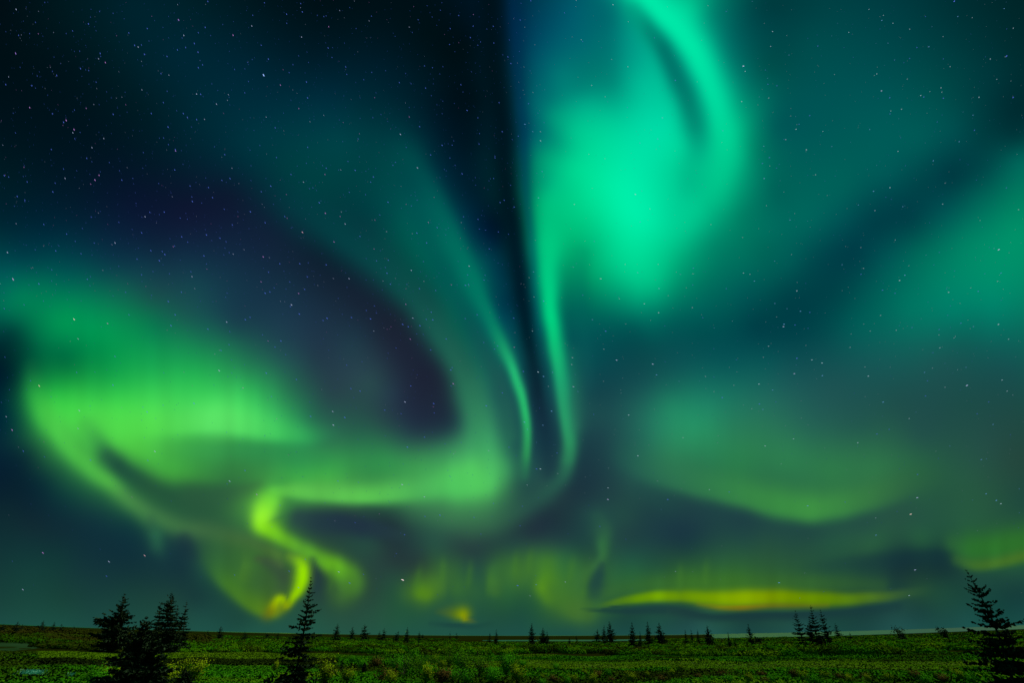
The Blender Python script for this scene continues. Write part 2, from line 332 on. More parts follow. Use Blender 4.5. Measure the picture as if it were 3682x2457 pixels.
SKY_STROKES = [
('lobe',2.2,[(830,650,60.0,40.0,0.3,20,28,50),(920,760,60.0,60.0,0.6,26,29,48),(990,860,50.0,70.0,0.75,28,31,50),(1010,930,40.0,80.0,0.6,30,38,56)]),
('arcband',2,[(560,380,60.0,45.9,0,0,56,66),(680,470,70.0,48.6,0.5,0,66,72),(800,555,56.0,45.9,0.7,2,74,75),(915,655,52.8,37.8,0.8,10,82,76),(1000,760,37.2,32.4,0.85,24,92,80),(1055,860,34.7,29.7,0.85,36,108,84),(1092,960,31.0,32.4,0.85,48,128,90),(1100,1040,31.0,40.5,0.6,60,156,98)]),
('gap',2.2,[(960,500,26.0,26.0,0.3,0,74,76),(1010,600,28.0,26.0,0.45,0,78,78),(1060,700,26.0,24.0,0.5,4,80,80),(1105,790,26.0,22.0,0.6,18,82,80),(1140,860,24.0,20.0,0.65,28,84,80),(1162,930,20.0,18.0,0.65,32,92,82),(1175,1000,18.0,16.0,0.5,36,104,82)]),
('wedge',2,[(1120,-40,50.0,34.2,0.8,0,15,21),(1135,150,46.0,38.0,0.85,0,16,22),(1150,300,40.0,39.9,0.85,0,16,25),(1165,450,32.0,36.1,0.9,0,19,29),(1178,560,26.0,30.4,0.9,0,22,34),(1195,660,22.0,24.0,0.95,0,25,38),(1210,770,18.0,20.0,0.95,0,31,42),(1222,830,18.0,20.0,0.95,6,37,48),(1232,900,18.0,24.0,0.95,12,38,52),(1244,960,20.0,28.0,0.9,18,44,60),(1255,1020,26.0,26.0,0.85,20,50,64),(1262,1080,32.0,18.0,0.6,26,56,66)]),
('blueglow',2,[(1176,-40,20.0,16.0,0.4,0,46,86),(1190,180,18.0,16.0,0.45,0,48,86),(1200,330,16.0,14.0,0.45,0,52,88),(1212,480,14.0,12.0,0.4,0,60,92),(1226,640,12.0,10.0,0.4,0,66,94),(1240,760,10.0,8.0,0.3,0,70,92)]),
('trunk',2.2,[(1295,1100,16.0,14.0,0.25,38,100,78),(1303,1060,16.0,16.0,0.8,44,138,90),(1305,1020,15.0,20.0,0.9,44,152,96),(1298,980,14.0,24.0,0.9,42,162,104),(1290,930,14.0,26.0,0.9,38,164,108),(1283,880,15.0,27.0,0.92,30,170,114),(1276,830,16.0,26.0,0.95,22,184,116),(1270,780,18.0,24.0,0.95,10,200,122),(1265,730,22.0,23.0,0.95,0,214,130),(1260,680,24.0,26.0,0.9,0,216,134),(1256,620,26.0,28.0,0.9,0,208,132),(1258,560,30.0,34.0,0.9,0,202,128),(1264,500,30.0,40.0,0.6,0,200,130),(1290,430,40.0,50.0,0.3,0,212,140)]),
('trunkhalo',2,[(1318,980,10.0,22.0,0.35,44,120,92),(1318,900,10.0,24.0,0.4,38,112,90),(1312,820,10.0,30.0,0.4,20,110,92)]),
('ridge',2.2,[(1206,1090,14.0,11.0,0.5,40,116,80),(1211,1045,12.0,9.0,0.9,44,148,86),(1211,1000,12.0,9.0,0.95,42,166,94),(1205,950,12.0,10.0,0.97,40,186,106),(1194,900,12.0,11.0,0.97,38,190,112),(1180,850,13.0,12.0,0.97,34,184,116),(1160,800,16.0,14.0,0.92,24,158,106),(1132,742,20.0,16.0,0.85,6,130,100),(1095,660,24.0,19.0,0.8,0,120,98),(1050,560,27.0,22.0,0.75,0,112,94),(1000,460,30.0,26.0,0.6,0,98,88),(950,370,34.0,34.0,0.45,0,84,80),(905,300,34.0,50.0,0,0,74,76)]),
('notch',2.2,[(1338,585,20.0,24.0,0.45,0,150,104),(1332,640,20.0,26.0,0.6,0,128,96),(1333,710,20.0,28.0,0.6,0,98,88),(1342,790,18.0,26.0,0.5,6,86,86),(1352,880,14.0,20.0,0.3,20,80,84)]),
('ring',2.2,[(1640,440,30.0,40.0,0.4,0,200,140),(1656,370,30.0,44.0,0.7,0,206,144),(1654,310,28.0,44.0,0.9,0,216,152),(1642,250,28.0,44.0,0.92,0,222,160),(1618,180,32.0,46.0,0.95,0,226,164),(1582,110,36.0,46.0,0.95,0,234,168),(1535,45,42.0,50.0,0.95,0,236,170),(1480,-10,44.0,46.0,0.95,0,238,170),(1440,-60,50.0,60.0,0.95,0,236,168)]),
('ringlane',2.2,[(1455,25,25.8,25.8,0.5,0,140,118),(1492,66,23.9,25.8,0.8,0,128,110),(1524,112,25.8,23.9,0.9,0,112,102),(1552,170,27.6,25.8,0.92,0,114,104),(1578,230,29.4,29.4,0.9,0,122,106),(1597,290,33.1,33.1,0.85,0,134,112),(1602,340,36.8,33.1,0.6,0,150,120),(1590,390,44.2,36.8,0.35,0,168,126),(1572,440,24.0,20.0,0.2,0,176,132)]),
('blobshadowR',2,[(1370,30,40.0,40.0,0.35,0,100,108),(1385,110,30.0,40.0,0.45,0,106,106),(1395,180,30.0,30.0,0.3,0,118,110)]),
('coreedge',2.2,[(210,965,30.0,26.0,0.3,76,212,74),(350,985,36.0,20.0,0.5,84,220,76),(480,978,40.0,18.0,0.7,94,232,104),(560,985,38.0,18.0,0.7,90,228,102),(640,996,34.0,18.0,0.65,72,210,96),(710,1005,30.0,18.0,0.5,52,180,90),(760,1000,26.0,18.0,0.2,44,140,86)]),
('underfold',2.2,[(430,1035,14.0,20.0,0.3,60,170,76),(500,1030,14.0,26.0,0.55,52,152,76),(580,1030,14.0,28.0,0.6,46,140,76),(660,1040,14.0,28.0,0.5,44,138,76),(740,1050,14.0,28.0,0.3,44,136,78)]),
('midridge',2,[(494.61,1100.71,20.2,13.1,0.4,60,150,64),(429,1103.24,22.2,16.2,0.6,70,172,62),(373.48,1100.71,23.2,15.1,0.8,76,188,64),(323.01,1078,23.2,13.1,0.8,78,196,68),(272.54,1045.2,25.2,15.1,0.6,80,204,70),(211.97,1025.01,20.2,15.1,0,80,200,72)]),
('tail',2.2,[(630.88,1279.88,15.9,18.0,0.75,100,140,50),(595.55,1262.22,19.1,23.3,0.8,76,108,58),(534.98,1239.51,23.3,28.6,0.85,74,110,62),(469.37,1216.79,26.5,29.7,0.9,76,120,68),(403.76,1196.61,26.5,27.6,0.9,72,128,70),(343.2,1171.37,28.6,26.5,0.9,72,134,72),(287.68,1136.04,26.5,21.2,0.9,74,146,72),(252.35,1105.76,25.4,26.5,0.9,84,188,72),(217.02,1080.53,26.5,22.3,0.9,78,186,72),(176.65,1045.2,24.4,23.3,0.9,76,192,72),(136.27,994.73,24.4,26.5,0.85,76,200,74),(100.94,944.26,27.6,31.8,0.75,70,200,72),(80.75,903.88,24.4,26.5,0.6,48,178,68),(68.13,843.32,13.8,21.2,0.5,14,96,60)]),
('lane',2.4,[(201.88,974.54,21.7,21.7,0.3,57,152,68),(227.12,1014.91,21.7,23.7,0.55,47,132,70),(247.3,1045.2,23.7,25.7,0.85,33,84,64),(272.54,1070.43,29.6,25.7,0.95,29,76,60),(302.82,1095.67,33.5,27.6,0.95,31,80,60),(343.2,1120.9,37.5,33.5,0.95,35,82,58),(393.67,1141.09,39.5,45.4,0.95,35,82,58),(454.23,1151.18,51.3,59.2,0.9,37,82,58),(504.7,1156.23,59.2,69.1,0.75,39,84,58),(545.08,1146.14,59.2,49.3,0.35,49,102,62)]),
('pocket',2.2,[(444.14,1130.99,22.3,39.4,0.6,42,88,60),(504.7,1130.99,22.3,32.8,0.65,44,90,62),(560.22,1123.42,17.1,26.2,0.55,48,92,62),(590.5,1115.85,13.1,19.7,0.4,52,100,62)]),
('sweep',2,[(1306,1050,16.0,16.0,0.2,44,126,88),(1296,1090,18.0,18.0,0.5,42,112,84),(1258,1128,22.0,20.0,0.5,40,98,78),(1205,1162,26.0,22.0,0.5,42,92,76),(1150,1192,30.0,24.0,0.45,48,98,72),(1085,1210,30.0,22.0,0.3,50,98,70)]),
('elbowup',2,[(1085,900,26.0,22.0,0.3,42,118,88),(1102,955,32.0,28.0,0.5,52,142,96),(1112,1010,38.0,34.0,0.55,60,164,100),(1116,1060,42.0,38.0,0.5,70,184,100)]),
('under',2,[(960,1165,30.0,36.0,0.5,58,116,78),(1040,1175,40.0,40.0,0.7,58,118,78),(1110,1170,50.0,44.0,0.7,56,116,78),(1170,1145,40.0,40.0,0.3,40,90,74)]),
('arm',2.4,[(627.29,1128.47,10.9,12.1,0.8,90,190,72),(677.76,1130.99,21.8,17.2,0.92,92,192,76),(728.23,1135.03,29.1,19.2,0.95,90,190,78),(778.7,1138.57,32.7,18.2,0.95,92,194,80),(839.26,1141.09,34.9,18.2,0.95,92,200,82),(904.88,1136.04,36.3,22.2,0.9,88,196,86),(970.49,1125.95,36.3,30.3,0.85,78,184,90),(1031.05,1110.81,36.3,35.3,0.85,78,194,92),(1086.57,1095.67,40.0,40.4,0.85,84,206,98),(1131.99,1070.43,21.8,35.3,0.4,66,160,96)]),
('elbow',1.8,[(1061.33,1115.85,30.3,40.4,0.8,80,200,94),(1101.71,1110.81,35.3,40.4,0.85,84,206,96),(1131.99,1085.57,30.3,30.3,0.5,74,186,96)]),
('underdark',2.6,[(687.85,1191.56,22.2,26.2,0.9,40,70,68),(728.23,1196.61,24.2,32.8,0.92,34,58,66),(778.7,1196.61,21.2,32.8,0.95,32,52,66),(829.17,1206.7,20.2,28.9,0.9,32,50,66),(879.64,1219.32,15.1,19.7,0.75,34,56,66),(920.02,1229.41,13.1,15.7,0.4,38,66,68)]),
('swash',2,[(540,1165,28.0,36.4,0.3,66,130,62),(575,1160,33.6,47.6,0.6,80,160,62),(600,1150,28.0,36.4,0.6,100,190,60)]),
('s',2.4,[(806,1335,33.8,28.6,0.7,76,140,40),(792,1320,28.6,28.6,0.9,92,170,34),(765,1300,23.4,26.0,0.95,104,186,30),(730,1282,19.5,23.4,0.9,92,168,40),(690,1262,18.2,20.8,0.9,88,162,44),(648,1240,18.2,20.8,0.95,104,186,36),(618,1222,19.5,28.6,0.95,124,214,30),(602,1208,22.1,28.6,0.97,140,232,32),(600,1192,23.4,28.6,0.97,156,250,48),(606,1172,26.0,28.6,0.97,142,240,52),(618,1150,26.0,23.4,0.85,118,226,60),(622,1130,23.4,20.8,0.45,80,190,72)]),
('stail',2.2,[(800,1330,26.4,26.4,0.5,74,134,44),(795,1350,28.8,28.8,0.75,66,120,44),(780,1366,31.2,19.2,0.6,64,112,46),(758,1355,26.4,26.4,0.3,58,104,50)]),
('sdark',2.4,[(722,1288,8.0,12.0,0.5,40,70,58),(727,1320,12.0,14.0,0.9,34,56,60),(729,1350,14.0,14.0,0.8,34,58,60),(732,1375,16.0,16.0,0.4,36,64,60)]),
('loopfill',2.4,[(500,1260,40.0,40.0,0.62,50,100,54),(570,1290,44.0,60.0,0.92,56,108,48),(620,1320,50.0,60.0,0.92,56,96,50),(640,1345,50.0,40.0,0.88,58,102,48)]),
('loopray',2.2,[(563,1265,14.0,6.0,0.4,60,108,54),(561,1300,18.0,7.0,0.7,70,124,48),(556,1325,20.0,10.0,0.5,72,122,42)]),
('looppink',2.2,[(592,1285,8.0,10.0,0.5,64,84,56),(640,1298,10.0,10.0,0.6,80,110,56)]),
('loopdark',2.2,[(610,1295,16.0,10.0,0.6,52,78,58),(650,1325,20.0,22.0,0.75,52,74,58),(640,1355,24.0,16.0,0.5,54,84,54)]),
('loopL',2.2,[(462,1255,36.0,16.0,0.3,40,86,60),(490,1305,36.0,18.0,0.5,58,116,46),(520,1345,36.0,16.0,0.75,72,132,36),(555,1378,39.0,14.0,0.8,76,130,32),(590,1400,42.0,14.0,0.85,84,132,26),(622,1408,36.0,12.0,0.85,110,136,18),(640,1400,30.0,14.0,0.7,130,150,10)]),
('loopbot',2.2,[(606,1416,11.0,12.0,0.4,92,104,34),(618,1404,11.0,11.0,0.8,120,126,16),(627,1390,11.0,11.0,0.95,144,164,6),(638,1376,11.0,11.0,0.97,148,186,2),(648,1376,10.0,10.0,0.95,146,190,2),(656,1390,9.0,9.0,0.9,140,160,8),(664,1384,9.0,9.0,0.85,140,176,6),(672,1370,11.0,11.0,0.95,142,196,2),(686,1352,16.0,14.0,0.95,146,210,0),(696,1328,20.0,16.0,0.97,150,222,0),(697,1306,20.0,16.0,0.97,148,220,6),(688,1292,18.0,14.0,0.9,124,190,20),(665,1280,14.0,12.0,0.65,100,150,44)]),
('column',2.2,[(350,1195,14.0,16.0,0.4,44,90,66),(360,1225,16.0,20.0,0.75,42,104,72),(364,1250,16.0,20.0,0.7,38,94,70),(372,1270,14.0,16.0,0.3,30,76,66)]),
('columndark',2.2,[(425,1235,16.0,18.0,0.39,24,46,62),(440,1270,18.0,20.0,0.33,24,50,62)]),
('band',2.6,[(1440,1062,47.6,24.0,0.26,36,100,80),(1530,1092,47.6,26.0,0.51,48,124,82),(1620,1122,47.6,28.0,0.64,54,138,76),(1700,1144,47.6,28.0,0.72,60,148,70),(1780,1162,47.6,28.0,0.77,62,152,66),(1860,1172,47.6,26.0,0.81,66,156,66),(1930,1165,44.9,24.0,0.72,64,148,66),(2000,1148,40.8,26.0,0.59,60,132,64),(2070,1126,38.1,26.0,0.42,52,110,62),(2140,1105,34.0,24.0,0.17,44,96,62)]),
('yellowglow',2.2,[(1380,1365,24.0,12.0,0.4,56,104,50),(1500,1350,28.0,14.0,0.5,66,122,36),(1620,1345,30.0,14.0,0.5,70,126,30),(1760,1345,28.0,14.0,0.5,66,118,34),(1900,1345,26.0,14.0,0.5,60,110,40),(2020,1348,22.0,12.0,0.4,58,106,44)]),
('yellow',3,[(1370,1390,5.0,6.0,0,80,124,30),(1400,1386,8.0,7.0,0.5,90,134,20),(1460,1377,12.0,11.0,0.9,102,152,4),(1505,1373,13.0,13.0,0.95,116,164,0),(1560,1370,15.0,13.0,0.9,106,148,4),(1620,1371,17.0,17.0,0.95,116,156,0),(1690,1372,20.0,21.0,1,132,168,0),(1760,1371,20.0,22.0,1,122,152,0),(1830,1374,19.0,21.0,1,104,140,0),(1900,1377,18.0,18.0,0.95,96,136,2),(1960,1376,15.0,15.0,0.85,92,134,14),(2020,1371,13.0,12.0,0.7,84,124,32),(2070,1365,11.0,11.0,0.45,72,112,44),(2140,1352,10.0,10.0,0,50,96,54)]),
('orange',2.2,[(1600,1386,4.0,6.0,0.2,150,130,10),(1650,1391,5.0,7.0,0.52,158,136,2),(1700,1393,5.0,7.0,0.59,156,116,10),(1760,1391,5.0,7.0,0.45,138,110,14),(1820,1392,5.0,7.0,0.39,124,104,16),(1900,1391,5.0,6.0,0.29,120,112,22)]),
('yellowdark',2.6,[(1440,1400,6.0,14.0,0.6,28,64,60),(1540,1400,8.0,14.0,0.7,28,58,60),(1620,1412,6.0,12.0,0.8,24,56,58),(1720,1412,6.0,14.0,0.9,24,56,58),(1840,1412,6.0,14.0,0.9,24,56,58),(1960,1404,6.0,14.0,0.7,24,58,60),(2060,1390,6.0,14.0,0.5,24,58,60)]),
('cloud',3,[(1338,1397,2.0,3.0,0.4,28,70,56),(1360,1400,4.0,4.0,0.72,24,62,56),(1400,1403,5.0,5.0,0.72,24,58,58),(1450,1404,5.0,8.0,0.64,24,58,60),(1520,1404,6.0,8.0,0.4,24,58,60)]),
('cloud2',3,[(1385,1396,2.0,3.0,0.7,28,66,56),(1415,1394,3.0,4.0,0.8,28,66,56),(1450,1394,2.0,4.0,0.3,40,80,50)]),
('wedge2',2.4,[(1850,1303,14.0,16.0,0.18,28,68,62),(1980,1291,18.0,20.0,0.42,22,54,60),(2080,1280,20.0,24.0,0.51,18,48,58),(2150,1273,14.0,26.0,0.51,18,48,58),(2185,1290,10.0,20.0,0.24,22,56,60)]),
('lowright',2.4,[(2190,1250,30.0,20.0,0.6,48,110,52),(2230,1262,44.0,36.0,0.85,44,116,42),(2290,1258,46.0,40.0,0.85,46,118,40),(2400,1250,46.0,40.0,0.85,48,118,40)]),
('lowright2',2.4,[(2195,1285,14.0,14.0,0.5,56,104,48),(2235,1298,16.0,12.0,0.8,64,112,40),(2290,1294,16.0,12.0,0.85,70,116,38),(2400,1272,16.0,12.0,0.85,72,116,38)]),
('veilA',2.2,[(949.71,1363.84,32.6,24.5,0.65,64,114,44),(971.71,1356.51,36.7,32.6,1,74,126,36),(996.15,1344.29,36.7,32.6,0.91,68,118,42),(1015.7,1324.74,32.6,32.6,0.52,58,108,50),(1049.92,1349.18,32.6,28.5,0.65,56,108,46),(1079.24,1361.4,32.6,24.5,0.39,50,102,52)]),
('veilA2',2.2,[(964.38,1361.4,14.7,14.7,0.78,84,138,26),(976.6,1363.84,14.7,14.7,0.78,82,132,28)]),
('veilB',2.2,[(1133.01,1312.52,20.4,16.3,0.52,56,112,52),(1133.01,1336.96,20.4,14.7,0.78,62,116,48),(1134.23,1358.96,16.3,12.2,0.65,60,110,46)]),
('veilC',2.2,[(1157.45,1307.63,36.7,32.6,0.65,54,110,52),(1186.78,1317.41,36.7,36.7,0.85,62,116,46),(1218.55,1312.52,40.8,32.6,0.72,60,114,48),(1247.88,1302.74,40.8,36.7,0.65,58,112,50)]),
('veilD',2.2,[(1257.66,1302.74,24.5,24.5,0.65,68,130,44),(1257.66,1332.07,22.8,21.2,1,78,140,34),(1253.26,1351.62,17.9,20.4,1,92,150,24),(1260.1,1371.18,20.4,16.3,0.78,76,130,34)]),
('veilE',2.2,[(1274.76,1351.62,32.6,32.6,0.65,66,122,42),(1294.32,1380.95,36.7,24.5,0.65,64,116,42),(1318.76,1405.39,36.7,17.9,0.65,68,114,44),(1345.64,1413.95,24.5,14.7,0.52,66,112,46)]),
('rayF',2.2,[(1318.76,1351.62,17.6,17.6,0.4,60,114,48),(1330.98,1334.52,17.6,12.9,0.6,58,112,52),(1350.53,1314.96,16.4,12.9,0.6,56,110,56),(1372.52,1292.97,12.9,11.7,0.6,54,108,60),(1381.08,1273.42,11.7,12.9,0.7,54,116,62),(1379.86,1248.98,14.7,17.6,0.7,52,118,64),(1384.74,1219.65,26.4,17.6,0.5,50,108,68),(1372.52,1190.32,20.5,17.6,0.3,44,96,70)]),
('pocketF',2.6,[(1379.86,1297.86,7.3,9.8,0.43,30,62,66),(1372.52,1319.85,14.7,14.7,0.68,26,60,68),(1365.19,1341.85,22.0,22.0,0.7,26,60,66),(1365.19,1358.96,19.6,19.6,0.58,30,70,62)]),
('patchH',2.2,[(1005.92,1407.84,9.8,4.9,0.4,66,94,42),(1030.36,1410.28,17.1,9.8,0.7,76,104,36),(1049.92,1412.72,19.6,12.2,0.9,96,124,18),(1062.14,1413.95,19.6,12.2,0.97,134,152,2),(1068.25,1422.5,9.8,5.9,0.9,136,142,6),(1084.13,1428.61,7.3,2.9,0.5,96,106,40),(1098.8,1431.79,2.4,2.0,0.2,60,90,52)]),
('cloudH',3,[(986.37,1431.05,3.4,7.3,0.5,28,72,62),(1030.36,1434.23,3.9,8.3,0.8,26,68,62),(1064.58,1436.68,2.9,8.3,0.85,26,68,62),(1093.91,1437.65,2.4,8.3,0.7,26,70,62),(1125.68,1432.28,4.9,7.3,0.4,28,72,60)]),
('banddark',2.2,[(1470,1120,16.0,20.0,0.15,28,60,68),(1560,1145,16.0,22.0,0.25,28,58,68),(1680,1182,16.0,24.0,0.3,28,58,68),(1790,1208,14.0,24.0,0.3,30,62,68),(1890,1216,14.0,22.0,0.3,32,66,68),(1990,1196,14.0,22.0,0.25,34,68,66),(2090,1160,14.0,22.0,0.15,34,70,66)]),
('fray0',2,[(961,1288,8.0,7.0,0,60,112,50),(958,1316,9.0,7.0,0.35,66,122,44),(955,1346,8.0,6.0,0.35,66,122,42),(953,1366,8.0,6.0,0,60,108,46)]),
('fray1',2,[(1016,1268,8.0,7.0,0,60,112,50),(1013,1296,9.0,7.0,0.35,66,122,44),(1010,1326,8.0,6.0,0.35,66,122,42),(1008,1346,8.0,6.0,0,60,108,46)]),
('fray2',2,[(1081,1278,8.0,7.0,0,60,112,50),(1078,1306,9.0,7.0,0.35,66,122,44),(1075,1336,8.0,6.0,0.35,66,122,42),(1073,1356,8.0,6.0,0,60,108,46)]),
('fray3',2,[(1126,1298,8.0,7.0,0,60,112,50),(1123,1326,9.0,7.0,0.35,66,122,44),(1120,1356,8.0,6.0,0.35,66,122,42),(1118,1376,8.0,6.0,0,60,108,46)]),
('fray4',2,[(1186,1258,8.0,7.0,0,60,112,50),(1183,1286,9.0,7.0,0.35,66,122,44),(1180,1316,8.0,6.0,0.35,66,122,42),(1178,1336,8.0,6.0,0,60,108,46)]),
('fray5',2,[(1221,1253,8.0,7.0,0,60,112,50),(1218,1281,9.0,7.0,0.35,66,122,44),(1215,1311,8.0,6.0,0.35,66,122,42),(1213,1331,8.0,6.0,0,60,108,46)]),
('fray6',2,[(1316,1268,8.0,7.0,0,60,112,50),(1313,1296,9.0,7.0,0.35,66,122,44),(1310,1326,8.0,6.0,0.35,66,122,42),(1308,1346,8.0,6.0,0,60,108,46)]),
('fray7',2,[(1346,1303,8.0,7.0,0,60,112,50),(1343,1331,9.0,7.0,0.35,66,122,44),(1340,1361,8.0,6.0,0.35,66,122,42),(1338,1381,8.0,6.0,0,60,108,46)]),
('fray8',2,[(1566,1288,8.0,7.0,0,60,112,50),(1563,1316,9.0,7.0,0.35,66,122,44),(1560,1346,8.0,6.0,0.35,66,122,42),(1558,1366,8.0,6.0,0,60,108,46)]),
('fray9',2,[(1626,1278,8.0,7.0,0,60,112,50),(1623,1306,9.0,7.0,0.35,66,122,44),(1620,1336,8.0,6.0,0.35,66,122,42),(1618,1356,8.0,6.0,0,60,108,46)]),
('fray10',2,[(766,1288,8.0,7.0,0,60,112,50),(763,1316,9.0,7.0,0.35,66,122,44),(760,1346,8.0,6.0,0.35,66,122,42),(758,1366,8.0,6.0,0,60,108,46)]),
]


def to_view(d):
    """Unit directions (n,3) -> position on the 2350 wide northern view."""
    f = d[:, 1] * CT + d[:, 2] * ST
    u = -d[:, 1] * ST + d[:, 2] * CT
    k = FX / 1.5668
    fs = np.maximum(f, 0.12)
    return 1175 + k * d[:, 0] / fs, 784 - k * u / fs, f

def rbf_fit(S, c=26., lam=14.):
    S = np.array(S, float); X = S[:, :2]; Y = S[:, 2:]
    A = np.zeros((len(X) + 3,) * 2); n = len(X)
    A[:n, :n] = -np.sqrt(((X[:, None] - X[None]) ** 2).sum(-1) + c * c) + lam * np.eye(n)
    A[:n, n] = 1; A[:n, n + 1:] = X / 1000; A[n, :n] = 1; A[n + 1:, :n] = X.T / 1000
    return X, np.linalg.solve(A, np.vstack([Y, np.zeros((3, 3))])), c

def rbf_eval(m, x, y):
    X, W, c = m; n = len(X); out = np.empty((len(x), 3))
    for i in range(0, len(x), 20000):
        a = x[i:i + 20000]; b = y[i:i + 20000]
        D = -np.sqrt((a[:, None] - X[:, 0]) ** 2 + (b[:, None] - X[:, 1]) ** 2 + c * c)
        out[i:i + 20000] = D @ W[:n] + W[n] + np.outer(a / 1000, W[n + 1]) + np.outer(b / 1000, W[n + 2])
    return out

def catmull(P, n=8):
    P = np.array(P, float); Q = np.vstack([2 * P[0] - P[1], P, 2 * P[-1] - P[-2]]); out = []
    for i in range(1, len(Q) - 2):
        a, b, c, d = Q[i - 1:i + 3]
        for t in np.arange(n) / n:
            w = b + (c - b) * t
            w[:2] = (.5 * (2 * b + (-a + c) * t + (2 * a - 5 * b + 4 * c - d) * t * t + (-a + 3 * b - 3 * c + d) * t ** 3))[:2]
            out.append(w)
    out.append(Q[-2])
    return np.array(out)

def add_stroke(C, x, y, pts, p):
    P = catmull(pts); R = max(P[:, 2].max(), P[:, 3].max()) * 2.6
    m = (x > P[:, 0].min() - R) & (x < P[:, 0].max() + R) & (y > P[:, 1].min() - R) & (y < P[:, 1].max() + R)
    if not m.any(): return
    xs = x[m]; ys = y[m]; best = np.zeros(len(xs)); cs = np.zeros((len(xs), 3)); ws = np.full(len(xs), 1e-12)
    for a, b in zip(P[:-1], P[1:]):
        d = b[:2] - a[:2]; L = d @ d + 1e-9
        t = np.clip(((xs - a[0]) * d[0] + (ys - a[1]) * d[1]) / L, 0, 1)
        q = a + np.outer(t, b - a)
        ex = xs - q[:, 0]; ey = ys - q[:, 1]; r = np.hypot(ex, ey)
        side = (d[0] * ey - d[1] * ex) / np.sqrt(L) / np.maximum(r, 1e-6)
        w = q[:, 2] * (1 - side) / 2 + q[:, 3] * (1 + side) / 2
        v = q[:, 4] * np.exp(-0.9 * (r / w) ** p)
        best = np.maximum(best, v); k = v ** 6 + 1e-12; cs += q[:, 5:8] * k[:, None]; ws += k
    C[m] = C[m] * (1 - best[:, None]) + cs / ws[:, None] * best[:, None]

def lin(c):
    c = np.clip(c, 0, 255) / 255.0
    return np.where(c <= 0.04045, c / 12.92, ((c + 0.055) / 1.055) ** 2.4)

def sky_dirs():
    el = np.radians(np.concatenate([np.arange(-2.0, 16, 0.2), np.arange(16, 74, 0.3), np.arange(74, 90.01, 1.0)]))
    az = np.radians(np.concatenate([np.arange(-180, -74, 4.0), np.arange(-74, 74, 0.28), np.arange(74, 180, 4.0)]))
    A, E = np.meshgrid(az, el)
    d = np.stack([np.sin(A) * np.cos(E), np.cos(A) * np.cos(E), np.sin(E)], -1)
    ne, na = A.shape
    i = np.arange(ne - 1)[:, None] * na; j = np.arange(na)[None]; j2 = (j + 1) % na
    F = np.stack([i + j, i + j2, i + na + j2, i + na + j], -1).reshape(-1, 4)
    return d.reshape(-1, 3), F, E.ravel()

D, F, E = sky_dirs()
vx, vy, fz = to_view(D)

def wob(x, y, sc, seed):
    g = np.random.default_rng(seed); o = 0
    for k in range(7):
        a = g.uniform(0, 6.283); f = g.uniform(.6, 1.6) / sc
        o = o + np.sin(x * math.cos(a) * f + y * math.sin(a) * f + g.uniform(0, 6.283))
    return o / 3.0
# the air is never still: small wander of the glow, and faint upright rays in the bright curtains
wx = vx + 2.6 * wob(vx, vy, 42, 1) + 0.8 * wob(vx, vy, 16, 2)
wy = vy + (2.6 * wob(vx, vy, 42, 3) + 0.7 * wob(vx, vy, 16, 4)) * np.clip((1500 - vy) / 160, .15, 1)
cxv = np.clip(wx, -260, 2610); cyv = np.clip(wy, -260, 1568)
C = rbf_eval(rbf_fit(SKY_SAMPLES), cxv, cyv)
# the rows of clouded air just over the horizon keep one tone all round
for nm, p, pts in SKY_STROKES:
    add_stroke(C, cxv, cyv, pts, p)
out_d = np.maximum(np.maximum(-vx - 60, vx - 2410), np.maximum(-vy - 60, 0))
away = smooth(np.where(fz < 0.12, 2000, out_d), 0, 900)[:, None]
REST = np.stack([10 + 20 * np.exp(-E * 6), 88 + 0 * E, 78 + 0 * E], -1)
C = np.clip(C * (1 - away) + REST * away, 0, 255)
ray_k = wob(vx * 1.0, vy * .045, 5.5, 8) * .6 + wob(vx, vy * .04, 11, 9)
ray_a = smooth(C[:, 1], 80, 190) * smooth(vy, 560, 860) * .013 + smooth(vy, 1180, 1280) * smooth(C[:, 1], 70, 110) * .018
C = np.clip(C * (1 + ray_k * ray_a * (fz > .2))[:, None], 0, 255)
LIGHT = lin(C)

def poly_mask(x, y, poly, soft):
    P = np.array(poly, float); inside = np.zeros(len(x), bool); dist = np.full(len(x), 1e9)
    for a, b in zip(P, np.roll(P, -1, 0)):
        e = b - a
        t = np.clip(((x - a[0]) * e[0] + (y - a[1]) * e[1]) / (e @ e), 0, 1)
        dist = np.minimum(dist, np.hypot(x - a[0] - t * e[0], y - a[1] - t * e[1]))
        if abs(e[1]) > 1e-9:
            c = ((a[1] > y) != (b[1] > y)) & (x < e[0] * (y - a[1]) / e[1] + a[0])
            inside ^= c
    return smooth(np.where(inside, dist, 0), 0, soft)

